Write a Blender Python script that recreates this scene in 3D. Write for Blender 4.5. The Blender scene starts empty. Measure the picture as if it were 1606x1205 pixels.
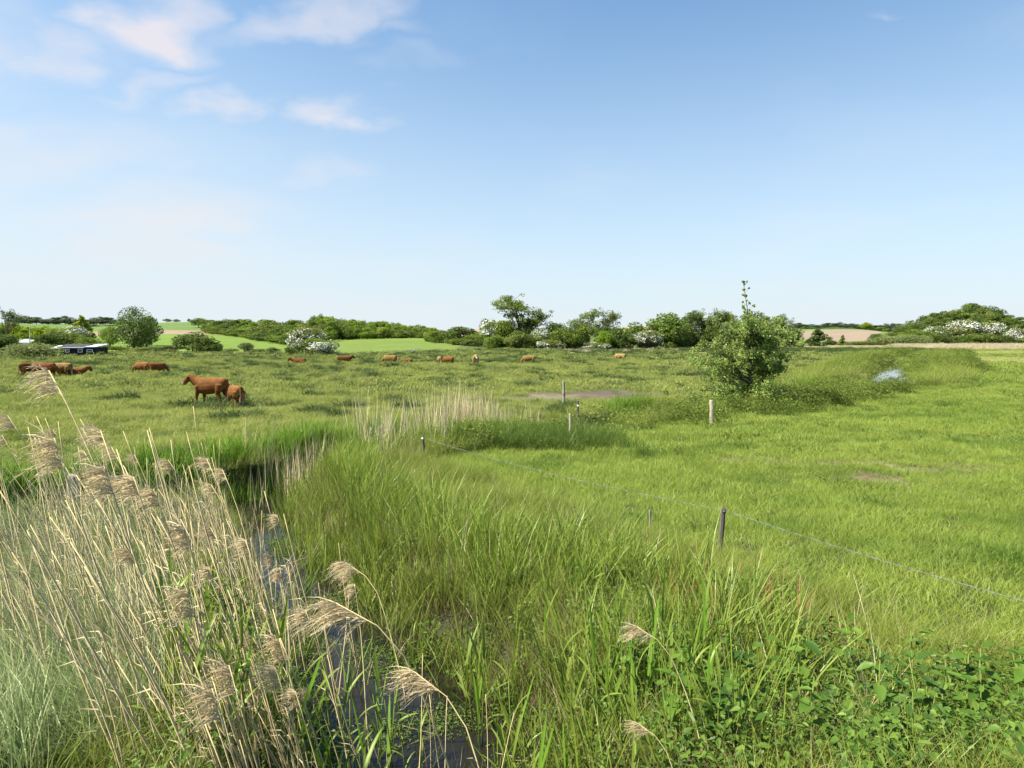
import bpy, bmesh, math, random
import numpy as np
from mathutils import Vector, Matrix

# ------------------------------------------------------------------ camera, sky, sun, exposure
SC = bpy.context.scene
COL = SC.collection
R = math.radians
EYE, FPX, HX, HY = 3.3, 1065.0, 803.0, 532.0       # eye height, focal length and horizon of a 1606 px wide frame

cam = bpy.data.cameras.new('camera')
cam.sensor_width = 36; cam.lens = 36 * FPX / 1606; cam.shift_y = -70.5 / 1606
cam.clip_start = .05; cam.clip_end = 9000
camo = bpy.data.objects.new('camera', cam); COL.objects.link(camo)
camo.location = (0, 0, EYE); camo.rotation_euler = (R(90), 0, 0)
SC.camera = camo

SUN_EL, SUN_AZ = 52, -104        # degrees; azimuth clockwise from the view direction (+Y)
sun = bpy.data.lights.new('sun', 'SUN'); sun.energy = 4.6; sun.angle = R(2.0); sun.color = (1, .95, .86)
suno = bpy.data.objects.new('sun', sun); COL.objects.link(suno)
sd = Vector((math.sin(R(SUN_AZ)) * math.cos(R(SUN_EL)), math.cos(R(SUN_AZ)) * math.cos(R(SUN_EL)), math.sin(R(SUN_EL))))
suno.rotation_euler = sd.to_track_quat('Z', 'Y').to_euler(); suno.location = sd * 60

W = bpy.data.worlds.new('World'); SC.world = W; W.use_nodes = True
nt = W.node_tree; nt.nodes.clear()
def N(t, **k):
    n = nt.nodes.new(t)
    for a, v in k.items(): setattr(n, a, v)
    return n
def L(a, b): nt.links.new(a, b)
def M(op, a, b=None, c=None, clamp=False):
    n = N('ShaderNodeMath', operation=op, use_clamp=clamp)
    for i, v in enumerate((a, b, c)):
        if v is None: continue
        if isinstance(v, (int, float)): n.inputs[i].default_value = v
        else: L(v, n.inputs[i])
    return n.outputs[0]
sky = N('ShaderNodeTexSky', sky_type='NISHITA', sun_disc=False, sun_elevation=R(SUN_EL), sun_rotation=R(SUN_AZ), altitude=0,
        air_density=1.0, dust_density=.6, ozone_density=1.2)
bg1 = N('ShaderNodeBackground'); bg1.inputs[1].default_value = .078
tint = N('ShaderNodeMix', data_type='RGBA', blend_type='MULTIPLY'); tint.inputs[0].default_value = 1; L(sky.outputs[0], tint.inputs[6]); tint.inputs[7].default_value = (.57, .94, 1.10, 1); L(tint.outputs[2], bg1.inputs[0])
tc = N('ShaderNodeTexCoord'); sx = N('ShaderNodeSeparateXYZ'); L(tc.outputs['Generated'], sx.inputs[0])
z = sx.outputs[2]
zc = M('MAXIMUM', z, 0.0)
# veil of thin haze, thick at the horizon, thin overhead; more of it to the west (left)
veil = M('POWER', M('SUBTRACT', 1.0, M('MULTIPLY', zc, 1.62), clamp=True), 1.6)
left = M('MULTIPLY', M('MULTIPLY', sx.outputs[0], -.30), M('SUBTRACT', 1.0, zc, clamp=True), clamp=True)
veil = M('ADD', veil, left)
# clouds: noise on the plane of a cloud deck (direction / height)
inv = M('DIVIDE', 1.0, M('ADD', zc, .22))
cv = N('ShaderNodeCombineXYZ'); L(M('MULTIPLY', sx.outputs[0], inv), cv.inputs[0]); L(M('MULTIPLY', sx.outputs[1], inv), cv.inputs[1])
def blob(cx, cy, rx, ry, rot=0.0):
    m = N('ShaderNodeMapping', vector_type='TEXTURE'); m.inputs[1].default_value = (cx, cy, 0); m.inputs[2].default_value = (0, 0, rot); m.inputs[3].default_value = (rx, ry, 1)
    L(wv, m.inputs[0]); ln = N('ShaderNodeVectorMath', operation='LENGTH'); L(m.outputs[0], ln.inputs[0])
    mr = N('ShaderNodeMapRange', interpolation_type='SMOOTHSTEP'); mr.inputs[1].default_value = 1.0; mr.inputs[2].default_value = .05
    L(ln.outputs[1], mr.inputs[0]); return mr.outputs[0]
n1 = N('ShaderNodeTexNoise'); n1.inputs['Scale'].default_value = 5.0; n1.inputs['Detail'].default_value = 4; n1.inputs['Roughness'].default_value = .5; L(cv.outputs[0], n1.inputs[0])
sub = N('ShaderNodeVectorMath', operation='SUBTRACT'); L(n1.outputs['Color'], sub.inputs[0]); sub.inputs[1].default_value = (.5, .5, .5)
scl = N('ShaderNodeVectorMath', operation='SCALE'); L(sub.outputs[0], scl.inputs[0]); scl.inputs['Scale'].default_value = .36
add = N('ShaderNodeVectorMath', operation='ADD'); L(cv.outputs[0], add.inputs[0]); L(scl.outputs[0], add.inputs[1]); wv = add.outputs[0]
def skypt(px, py):
    u, v = (px - HX) / FPX, (HY - py) / FPX
    l = math.sqrt(u * u + 1 + v * v); zz = v / l
    return u / l / (zz + .22), 1 / l / (zz + .22)
def cloud(px, py, rx, ry, rot, a):
    x, y = skypt(px, py); return M('MULTIPLY', blob(x, y, rx, ry, rot), a)
cl = None
for args in ((245, 40, .26, .13, -.75, .80), (300, 75, .16, .085, -.55, .35), (80, 95, .24, .10, -.3, .36), (490, 15, .32, .085, -.3, .55), (590, 35, .15, .07, 0, .22),
             (515, 172, .15, .11, -.3, .6), (372, 172, .12, .08, 0, .4), (245, 146, .20, .065, -.1, .26), (575, 178, .1, .06, 0, .2),
             (640, 90, .14, .07, 0, .12), (1385, 5, .05, .03, 0, .2), (505, 268, .22, .10, -.3, .20), (60, 240, .5, .25, 0, .22), (270, 335, .6, .3, 0, .25), (240, 390, .5, .3, 0, .2),
             (-200, 60, .5, .3, 0, .4), (-500, 150, .7, .4, 0, .4), (1900, 40, .5, .2, 0, .2), (1300, -300, .3, .2, 0, .3), (600, -500, .3, .2, .3, .3)):
    c = cloud(*args); cl = c if cl is None else M('MAXIMUM', cl, c)
n2 = N('ShaderNodeTexNoise'); n2.inputs['Scale'].default_value = 7; n2.inputs['Detail'].default_value = 6; L(cv.outputs[0], n2.inputs[0])
cl = M('MULTIPLY', cl, M('ADD', M('MULTIPLY', n2.outputs[0], 1.25), .2))
n3 = N('ShaderNodeTexNoise'); n3.inputs['Scale'].default_value = 1.3; n3.inputs['Detail'].default_value = 5; L(cv.outputs[0], n3.inputs[0])
wisps = M('MULTIPLY', M('SUBTRACT', n3.outputs[0], .5, clamp=True), .45)
fac = M('ADD', M('MAXIMUM', veil, 0.0), M('ADD', cl, wisps), clamp=True)
fac = M('MINIMUM', fac, .97)
bg2 = N('ShaderNodeBackground'); cmx = N('ShaderNodeMix', data_type='RGBA'); L(M('MULTIPLY', cl, 1.6, clamp=True), cmx.inputs[0]); cmx.inputs[6].default_value = (.86, .94, 1, 1); cmx.inputs[7].default_value = (.90, .875, .95, 1); L(cmx.outputs[2], bg2.inputs[0]); bg2.inputs[1].default_value = .405
mx = N('ShaderNodeMixShader'); L(fac, mx.inputs[0]); L(bg1.outputs[0], mx.inputs[1]); L(bg2.outputs[0], mx.inputs[2])
ow = N('ShaderNodeOutputWorld'); L(mx.outputs[0], ow.inputs[0])

SC.view_settings.view_transform = 'Standard'
try: SC.view_settings.look = 'None'
except Exception: pass
SC.view_settings.gamma = 1; SC.view_settings.exposure = 1.2; SC.view_settings.use_curve_mapping = False
SC.render.engine = 'CYCLES'
cy = SC.cycles
cy.use_denoising = True
try: cy.denoiser = 'OPENIMAGEDENOISE'; cy.denoising_input_passes = 'RGB_ALBEDO_NORMAL'
except Exception: pass
cy.max_bounces = 6; cy.diffuse_bounces = 3; cy.glossy_bounces = 2; cy.transmission_bounces = 4; cy.transparent_max_bounces = 4
cy.use_adaptive_sampling = True; cy.adaptive_threshold = .02; cy.caustics_reflective = False; cy.caustics_refractive = False
SC.render.use_persistent_data = False

rng = np.random.default_rng(7)
random.seed(7)

# ------------------------------------------------------------------ small helpers
def sstep(a, b, x):
    t = np.clip((np.asarray(x, float) - a) / (b - a), 0, 1); return t * t * (3 - 2 * t)
_H = np.random.default_rng(11).random((256, 256))
def vnoise(x, y):
    x = np.asarray(x, float); y = np.asarray(y, float)
    xi = np.floor(x).astype(int); yi = np.floor(y).astype(int); fx = x - xi; fy = y - yi
    fx = fx * fx * (3 - 2 * fx); fy = fy * fy * (3 - 2 * fy)
    g = lambda a, b: _H[a & 255, b & 255]
    return (g(xi, yi) * (1 - fx) + g(xi + 1, yi) * fx) * (1 - fy) + (g(xi, yi + 1) * (1 - fx) + g(xi + 1, yi + 1) * fx) * fy
def fbm(x, y, o=3):
    s = 0; a = .5; t = 0
    for i in range(o):
        s = s + a * vnoise(x * 2 ** i + 17.3 * i, y * 2 ** i + 9.1 * i); t += a; a *= .5
    return s / t

def tag(o, label=None, cat=None, group=None, kind=None):
    if label: o['label'] = label
    if cat: o['category'] = cat
    if group: o['group'] = group
    if kind: o['kind'] = kind
    return o
def link(name, me, parent=None):
    o = bpy.data.objects.new(name, me); COL.objects.link(o)
    if parent is not None: o.parent = parent
    return o
def empty(name, loc=(0, 0, 0), rz=0):
    o = bpy.data.objects.new(name, None); COL.objects.link(o); o.location = loc; o.rotation_euler = (0, 0, rz); o.empty_display_size = .1
    return o

def np_mesh(name, V, polys, mat=None, attrs=None, smooth=False):
    """polys: list of int arrays (n,3) or (n,4); attrs: {name: per-vertex float or colour array}"""
    me = bpy.data.meshes.new(name)
    V = np.asarray(V, np.float32).reshape(-1, 3)
    me.vertices.add(len(V)); me.vertices.foreach_set('co', V.ravel())
    polys = [np.asarray(p, np.int32) for p in polys if len(p)]
    nl = sum(p.size for p in polys); npoly = sum(len(p) for p in polys)
    me.loops.add(nl); me.polygons.add(npoly)
    me.loops.foreach_set('vertex_index', np.concatenate([p.ravel() for p in polys]))
    tot = np.concatenate([np.full(len(p), p.shape[1], np.int32) for p in polys])
    st = np.concatenate([[0], np.cumsum(tot)[:-1]]).astype(np.int32)
    me.polygons.foreach_set('loop_start', st)
    try: me.polygons.foreach_set('loop_total', tot)
    except Exception: pass
    me.update(calc_edges=True); me.validate()
    for k, a in (attrs or {}).items():
        a = np.asarray(a, np.float32)
        if a.ndim == 1:
            at = me.attributes.new(k, 'FLOAT', 'POINT'); at.data.foreach_set('value', a)
        else:
            at = me.attributes.new(k, 'FLOAT_COLOR', 'POINT')
            at.data.foreach_set('color', np.concatenate([a, np.ones((len(a), 1), np.float32)], 1).ravel())
    me.polygons.foreach_set('use_smooth', np.full(npoly, smooth))
    if mat: me.materials.append(mat)
    return me

# ------------------------------------------------------------------ materials
class NB:
    """tiny node builder for materials"""
    def __init__(s, name):
        s.m = bpy.data.materials.new(name); s.m.use_nodes = True; s.t = s.m.node_tree; s.t.nodes.clear()
    def n(s, t, **k):
        n = s.t.nodes.new(t)
        for a, v in k.items(): setattr(n, a, v)
        return n
    def l(s, a, b): s.t.links.new(a, b)
    def v(s, sock, val):
        if isinstance(val, (int, float)): sock.default_value = val
        elif isinstance(val, tuple): sock.default_value = val if len(val) == 4 or sock.type == 'VECTOR' else val + (1,)
        else: s.l(val, sock)
    def math(s, op, a, b=0.0, clamp=False):
        n = s.n('ShaderNodeMath', operation=op, use_clamp=clamp); s.v(n.inputs[0], a); s.v(n.inputs[1], b); return n.outputs[0]
    def mix(s, f, a, b, blend='MIX'):
        n = s.n('ShaderNodeMix', data_type='RGBA', blend_type=blend); s.v(n.inputs[0], f); s.v(n.inputs[6], a); s.v(n.inputs[7], b); return n.outputs[2]
    def noise(s, scale, detail=3, rough=.55, vec=None, dim=None):
        n = s.n('ShaderNodeTexNoise'); n.inputs['Scale'].default_value = scale; n.inputs['Detail'].default_value = detail; n.inputs['Roughness'].default_value = rough
        if vec is None:
            g = s.n('ShaderNodeNewGeometry'); vec = g.outputs['Position']
        s.l(vec, n.inputs['Vector']); return n.outputs[0]
    def ramp(s, f, lo, hi):
        n = s.n('ShaderNodeMapRange'); s.v(n.inputs[0], f); n.inputs[1].default_value = lo; n.inputs[2].default_value = hi; return n.outputs[0]
    def attr(s, name, out='Fac'):
        n = s.n('ShaderNodeAttribute', attribute_name=name); return n.outputs[out]
    def out(s, sh):
        o = s.n('ShaderNodeOutputMaterial'); s.l(sh, o.inputs[0]); return s.m
    def principled(s, col, rough=.8, spec=.3, bump=None, **k):
        p = s.n('ShaderNodeBsdfPrincipled'); s.v(p.inputs['Base Color'], col); s.v(p.inputs['Roughness'], rough); p.inputs['Specular IOR Level'].default_value = spec
        for a, b in k.items(): s.v(p.inputs[a], b)
        if bump is not None:
            b = s.n('ShaderNodeBump'); b.inputs['Strength'].default_value = bump[1]; b.inputs['Distance'].default_value = bump[2]; s.l(bump[0], b.inputs['Height']); s.l(b.outputs[0], p.inputs['Normal'])
        return p.outputs[0]
    def leafy(s, col, trans=.35, tcol=None, gloss=.05, grough=.45, up=0.0):
        d = s.n('ShaderNodeBsdfDiffuse'); s.v(d.inputs[0], col)
        t = s.n('ShaderNodeBsdfTranslucent'); s.v(t.inputs[0], tcol if tcol is not None else col)
        if up:      # lean the shading normal skyward so plants come out brighter and smoother than lit
            g_ = s.n('ShaderNodeNewGeometry'); mv = s.n('ShaderNodeMix', data_type='VECTOR'); mv.inputs[0].default_value = up; s.l(g_.outputs['Normal'], mv.inputs[4]); mv.inputs[5].default_value = (0, 0, 1)
            nv = s.n('ShaderNodeVectorMath', operation='NORMALIZE'); s.l(mv.outputs[1], nv.inputs[0]); s.l(nv.outputs[0], d.inputs['Normal'])
        m = s.n('ShaderNodeMixShader'); m.inputs[0].default_value = trans; s.l(d.outputs[0], m.inputs[1]); s.l(t.outputs[0], m.inputs[2])
        g = s.n('ShaderNodeBsdfGlossy'); g.inputs['Roughness'].default_value = grough; g.inputs[0].default_value = (.75, .85, .55, 1)
        m2 = s.n('ShaderNodeMixShader'); m2.inputs[0].default_value = gloss; s.l(m.outputs[0], m2.inputs[1]); s.l(g.outputs[0], m2.inputs[2])
        return m2.outputs[0]

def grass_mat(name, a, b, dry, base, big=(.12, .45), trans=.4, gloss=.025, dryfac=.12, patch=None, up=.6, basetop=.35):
    """blade colour: two greens mixed per blade ('t'), straw blades, paler towards the sheath ('b'), drifting over metres"""
    s = NB(name)
    t = s.attr('t'); h = s.attr('b')
    big1 = s.noise(big[0], 3); big2 = s.noise(big[1], 2)
    f = s.math('ADD', s.math('MULTIPLY', t, .6), s.math('MULTIPLY', s.ramp(big1, .3, .7), .55), clamp=True)
    c = s.mix(f, a, b)
    if patch: c = s.mix(s.math('MULTIPLY', s.ramp(big2, .5, .72), patch[1], clamp=True), c, patch[0])
    isdry = s.math('MULTIPLY', s.math('GREATER_THAN', s.math('FRACT', s.math('MULTIPLY', t, 7.31)), 1 - dryfac), .8)
    c = s.mix(isdry, c, dry)
    c = s.mix(s.ramp(h, basetop, 0), c, base)  # foot colour: browner sheaths, plus shade between blades painted in
    return s.out(s.leafy(c, trans, gloss=gloss, up=up))

MAT = {}
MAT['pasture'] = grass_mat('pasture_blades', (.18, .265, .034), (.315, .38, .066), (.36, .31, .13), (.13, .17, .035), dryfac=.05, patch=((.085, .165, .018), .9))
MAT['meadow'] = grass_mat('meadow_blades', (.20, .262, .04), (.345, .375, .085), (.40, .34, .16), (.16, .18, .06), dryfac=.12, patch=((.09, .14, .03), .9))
MAT['tall'] = grass_mat('tall_grass_blades', (.125, .182, .02), (.265, .318, .046), (.42, .35, .16), (.09, .09, .025), big=(.35, .9), dryfac=.14, up=.38, basetop=.6)  # dark foot reaches high: brown sheaths and painted shade in the bank growth
MAT['reed'] = grass_mat('reed_leaves', (.122, .185, .022), (.26, .33, .048), (.40, .32, .15), (.10, .09, .03), big=(.4, 1.1), dryfac=.10, gloss=.04, up=.28, basetop=.6)  # same deep foot, sheath brown with shade painted low on the leaves
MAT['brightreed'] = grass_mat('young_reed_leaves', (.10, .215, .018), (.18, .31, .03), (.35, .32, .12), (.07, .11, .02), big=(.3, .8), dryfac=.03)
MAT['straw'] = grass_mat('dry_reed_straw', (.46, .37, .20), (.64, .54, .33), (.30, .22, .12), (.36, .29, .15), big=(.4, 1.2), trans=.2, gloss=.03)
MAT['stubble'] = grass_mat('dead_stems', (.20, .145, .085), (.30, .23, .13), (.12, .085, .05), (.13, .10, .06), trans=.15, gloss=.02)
MAT['tussock'] = grass_mat('tussock_blades', (.12, .19, .045), (.29, .345, .135), (.42, .38, .22), (.05, .07, .018), big=(.5, 1.5), gloss=.05, dryfac=.08, up=.3)  # very dark foot paints shade into the clumps for contrast
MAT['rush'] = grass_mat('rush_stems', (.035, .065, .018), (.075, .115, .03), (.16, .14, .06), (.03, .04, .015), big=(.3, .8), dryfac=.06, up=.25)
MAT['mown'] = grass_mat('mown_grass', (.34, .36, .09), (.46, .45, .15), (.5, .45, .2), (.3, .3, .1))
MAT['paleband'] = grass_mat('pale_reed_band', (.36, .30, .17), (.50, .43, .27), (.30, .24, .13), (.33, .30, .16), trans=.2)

def leaf_mat(name, trans=.45, gloss=.06, jitter=.9, noisy=.5, fixed=None):
    s = NB(name); oi = s.n('ShaderNodeObjectInfo')
    t = s.attr('t')
    k = s.math('ADD', s.math('MULTIPLY', t, jitter), 1 - jitter * .5)
    cl = s.ramp(s.noise(noisy, 2), .3, .7)
    k = s.math('MULTIPLY', k, s.math('ADD', s.math('MULTIPLY', cl, .45), .78))
    cc = s.n('ShaderNodeVectorMath', operation='SCALE'); s.v(cc.inputs[0], oi.outputs['Color'] if fixed is None else fixed); s.l(k, cc.inputs['Scale'])
    hs = s.n('ShaderNodeHueSaturation'); s.l(cc.outputs[0], hs.inputs['Color']); s.v(hs.inputs['Hue'], s.math('ADD', s.math('MULTIPLY', t, -.035), .518))
    return s.out(s.leafy(hs.outputs[0], trans, gloss=gloss * .3, up=.34))
MAT['leaf'] = leaf_mat('tree_leaves')
MAT['bigleaf'] = leaf_mat('weed_leaves', trans=.35, gloss=.08, jitter=.7, noisy=2.5)
MAT['herb'] = leaf_mat('herb_leaves', trans=.35, gloss=.06, jitter=.8, noisy=2.5, fixed=(.10, .172, .026))
MAT['bankherb'] = leaf_mat('bank_herb_leaves', trans=.4, gloss=.015, jitter=.8, noisy=.6, fixed=(.15, .20, .038))
def plain(name, c1, c2, scale=6, rough=.85, bump=None, spec=.25, stretch=None):
    s = NB(name); tcn = s.n('ShaderNodeTexCoord'); mp = s.n('ShaderNodeMapping'); s.l(tcn.outputs['Object'], mp.inputs[0])
    if stretch: mp.inputs['Scale'].default_value = stretch
    f = s.noise(scale, 5, .6, vec=mp.outputs[0]); col = s.mix(s.ramp(f, .3, .7), c1, c2)
    return s.out(s.principled(col, rough, spec, bump=(f, bump, .02) if bump else None))
MAT['bark'] = plain('tree_bark', (.09, .07, .05), (.17, .14, .11), 5, bump=.6, stretch=(1, 1, .3))
MAT['blossom'] = plain('hawthorn_blossom', (.62, .60, .54), (.80, .79, .74), 3)
MAT['greywood'] = plain('weathered_wood', (.22, .19, .145), (.38, .335, .265), 7, bump=.5, stretch=(3, 3, .35))
MAT['palewood'] = plain('pale_wood', (.34, .29, .20), (.50, .43, .31), 7, bump=.4, stretch=(3, 3, .35))
MAT['darkwood'] = plain('dark_wood', (.07, .058, .045), (.17, .145, .115), 9, bump=.5, stretch=(3, 3, .5))
MAT['rust'] = plain('rusty_iron', (.10, .05, .03), (.19, .10, .06), 20, rough=.7)
MAT['wire'] = plain('galvanised_wire', (.12, .125, .12), (.22, .23, .215), 14, rough=.5, spec=.5)
MAT['whiteplastic'] = plain('white_plastic', (.78, .78, .76), (.84, .84, .82), 10, rough=.5)
MAT['blackplastic'] = plain('black_plastic', (.012, .012, .013), (.03, .03, .03), 10, rough=.45, spec=.5)
MAT['blackboard'] = plain('black_boards', (.010, .011, .013), (.022, .023, .026), 4)
MAT['whitepaint'] = plain('white_paint', (.74, .74, .72), (.82, .82, .80), 3)
MAT['greyroof'] = plain('pale_grey_roof', (.42, .43, .45), (.55, .56, .58), 2)
MAT['darkroof'] = plain('dark_felt_roof', (.035, .035, .04), (.07, .07, .075), 2)
MAT['brick'] = plain('brick_gable', (.22, .12, .09), (.32, .19, .15), 3)
MAT['glass'] = plain('window_glass', (.05, .06, .07), (.10, .12, .14), 2, rough=.12, spec=.6)

# cow hide: colour painted per vertex ('col'), fine mottling in the hide
def cow_mat():
    s = NB('cow_hide'); oi = s.n('ShaderNodeObjectInfo'); c = s.attr('col', 'Color')
    tcn = s.n('ShaderNodeTexCoord'); f = s.noise(5, 4, .6, vec=tcn.outputs['Object'])
    col = s.mix(1.0, c, oi.outputs['Color'], 'MULTIPLY')
    k = s.n('ShaderNodeVectorMath', operation='SCALE'); s.l(col, k.inputs[0]); s.l(s.math('ADD', s.math('MULTIPLY', s.ramp(f, .3, .7), .55), .62), k.inputs['Scale'])
    return s.out(s.principled(k.outputs[0], .75, .12))
MAT['cow'] = cow_mat()
MAT['hoof'] = plain('dark_horn', (.06, .05, .04), (.10, .08, .06), 12)

# ground: colour from the terrain attribute, broken up by noise
s = NB('ground_soil_and_turf')
c = s.attr('gcol', 'Color')
f1 = s.noise(.35, 4); f2 = s.noise(4.0, 5, .65); f3 = s.noise(.045, 3)
k = s.math('MULTIPLY', s.math('ADD', s.math('MULTIPLY', f1, .5), .75), s.math('ADD', s.math('MULTIPLY', f2, .8), .6))
k = s.math('MULTIPLY', k, s.math('ADD', s.math('MULTIPLY', f3, .4), .8))
kk = s.n('ShaderNodeVectorMath', operation='SCALE'); s.l(c, kk.inputs[0]); s.l(k, kk.inputs['Scale'])
MAT['ground'] = s.out(s.principled(kk.outputs[0], .95, .1, bump=(f2, .8, .08)))
s = NB('still_ditch_water')
wn = s.noise(3.0, 2); 
MAT['water'] = s.out(s.principled((.016, .014, .009), .03, .5, bump=(wn, .012, .02), IOR=1.33))

# ------------------------------------------------------------------ terrain
def PX(px, Y): return (px - HX) / FPX * Y
def ZY(py, Y): return EYE + (HY - py) / FPX * Y
STREAM = np.array([(-.1, 3.2), (-.45, 5.0), (-.75, 6.5), (-1.45, 7.9), (-2.5, 9.5), (-3.75, 11.8), (-5.0, 14.2), (-5.9, 16.6), (-5.3, 19.2), (-2.9, 22.4), (1.2, 26.4), (5.5, 30), (11.5, 35),
                   (21, 46), (27, 51.8), (32.6, 58.5), (48.4, 86.5), (57, 101), (85, 138), (112, 170), (140, 240)])
SHW = np.array([.66, .64, .64, .58, .46, .26, .22, .3, .25, .3, .28, .45, .4, .5, 1.0, 1.7, 1.9, 1.4, 1, 1, 1])
DITCH = np.array([(-5.9, 16.4), (-7.6, 14.9), (-10.5, 12.6), (-16, 10.6), (-30, 8)])
def seg_dist(x, y, P, hw):
    x = np.asarray(x, float); y = np.asarray(y, float)
    best = np.full(x.shape, 1e9); sgn = np.ones(x.shape); w = np.zeros(x.shape)
    for i in range(len(P) - 1):
        ax, ay = P[i]; dx, dy = P[i + 1] - P[i]; L2 = dx * dx + dy * dy
        t = np.clip(((x - ax) * dx + (y - ay) * dy) / L2, 0, 1)
        ex, ey = x - ax - t * dx, y - ay - t * dy; d = np.hypot(ex, ey)
        m = d < best
        best = np.where(m, d, best); sgn = np.where(m, np.sign(dx * ey - dy * ex), sgn); w = np.where(m, hw[i] + (hw[i + 1] - hw[i]) * t, w)
    return best, sgn, w
def stream_d(x, y):
    """signed distance to the stream's middle (positive: meadow side) and half width there"""
    d, sg, w = seg_dist(x, y, STREAM, SHW); return d * np.where(sg == 0, 1, sg), w
def ditch_d(x, y): return seg_dist(x, y, DITCH, np.array([.4, .45, .45, .45, .45]))

TAB = {   # azimuth (px): points (distance, picture row of the bare ground)
    -900: [(180, 0), (320, 528), (480, 516), (680, 505)], 0: [(140, 0), (300, 531), (450, 519), (650, 507)],
    100: [(140, 0), (200, 546), (340, 529), (500, 517), (700, 508)], 250: [(140, 0), (190, 549), (240, 541), (350, 525), (400, 520), (600, 506)],
    330: [(140, 0), (190, 549.5), (240, 542), (350, 525), (420, 520), (620, 504)], 420: [(140, 0), (190, 550), (240, 545), (330, 530), (420, 522), (620, 505)],
    470: [(140, 0), (190, 550), (250, 543), (310, 535), (420, 527), (620, 513)], 560: [(140, 0), (190, 547), (240, 539), (300, 532), (420, 530), (620, 525)],
    660: [(142, 0), (190, 546), (240, 537), (300, 530), (420, 529), (620, 525)], 735: [(155, 0), (200, 543), (300, 533), (430, 526), (640, 515)],
    800: [(200, 0), (300, 537), (430, 530), (640, 519)], 960: [(220, 0), (320, 538), (450, 528), (660, 517)],
    1010: [(220, 0), (320, 537), (450, 522), (660, 508.5)], 1080: [(220, 0), (320, 538), (450, 528), (660, 517)],
    1250: [(290, 0), (420, 535), (650, 521), (900, 514)], 1340: [(290, 0), (420, 535), (650, 518.5), (900, 513)],
    1410: [(290, 0), (350, 538), (450, 526), (560, 520)], 1460: [(285, 0), (340, 537), (440, 517), (520, 509)],
    1525: [(280, 0), (340, 535), (430, 508), (500, 497)], 1580: [(280, 0), (340, 536), (430, 514), (500, 506)], 1640: [(280, 0), (340, 537), (430, 520), (520, 513)], 2500: [(280, 0), (340, 537), (450, 522), (560, 515)]}
HYS = np.concatenate([np.arange(0, 700, 5.), np.arange(700, 4001, 60.)])
HPX = np.arange(-900, 2501, 10.)
def _hills():
    keys = sorted(TAB); rows = []
    for k in keys:
        Y = [0]; Z = [0]
        for i, (d, py) in enumerate(TAB[k]): Y.append(d); Z.append(0 if i == 0 else ZY(py, d))
        Y += [Y[-1] + 250, 2200, 4000]; Z += [Z[-1] * .97, Z[-1] * .6, Z[-1] * .3]
        zz = np.interp(HYS, Y, Z); ker = np.array([1, 2, 3, 2, 1]) / 9.; zp = np.pad(zz, 2, mode='edge')
        rows.append(np.convolve(zp, ker, 'valid'))
    rows = np.array(rows)
    G = np.array([np.interp(HPX, keys, rows[:, j]) for j in range(len(HYS))])     # [Y, px]
    ker = np.array([1, 2, 3, 4, 3, 2, 1]) / 16.; Gp = np.pad(G, ((0, 0), (3, 3)), mode='edge')
    return np.array([np.convolve(r, ker, 'valid') for r in Gp])
HG = _hills()
def hills(x, y):
    y = np.maximum(np.asarray(y, float), 1.); px = HX + np.asarray(x, float) / y * FPX
    fi = np.interp(y, HYS, np.arange(len(HYS))); fj = np.clip((px - HPX[0]) / 10., 0, len(HPX) - 1.001)
    i = np.clip(fi.astype(int), 0, len(HYS) - 2); j = fj.astype(int); a = fi - i; b = fj - j
    return (HG[i, j] * (1 - b) + HG[i, j + 1] * b) * (1 - a) + (HG[i + 1, j] * (1 - b) + HG[i + 1, j + 1] * b) * a
def ground(x, y):
    x = np.asarray(x, float); y = np.asarray(y, float)
    h = np.where(y > 120, hills(x, y), 0.)
    near = 1 - sstep(120, 260, y)
    h = h + near * ((fbm(x * .12, y * .12) - .5) * .35 + (fbm(x * .9 + 5, y * .9) - .5) * .14)
    h = h + (1 - near) * (fbm(x * .02, y * .02) - .5) * .8 * sstep(260, 500, y)
    h = h + np.clip((5.6 - y) / 4.1, 0, 1) * 1.5                       # road bank the camera stands on
    h = h + .55 * np.exp(-((x - 51) ** 2 / 30 + (y - 80) ** 2 / 160))
    h = h - .30 * np.exp(-((x - 30.5) ** 2 / 14 + (y - 53.5) ** 2 / 16))
    h = h + .35 * np.exp(-((x + 5.2) ** 2 / 6 + (y - 5.5) ** 2 / 8))
    d, w = stream_d(x, y); ad = np.abs(d)
    cut = 1 - sstep(w, w + 1.15 + .25 * (w > 1), ad)
    h = h * (1 - cut) + cut * -1.15
    d3, _, w3 = ditch_d(x, y); cut3 = 1 - sstep(w3, w3 + 1.0, d3)
    return h * (1 - cut3) + cut3 * -1.05
WATER_Z = -.7
def water_z(y): return WATER_Z + .42 * sstep(36, 52, y)

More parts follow.
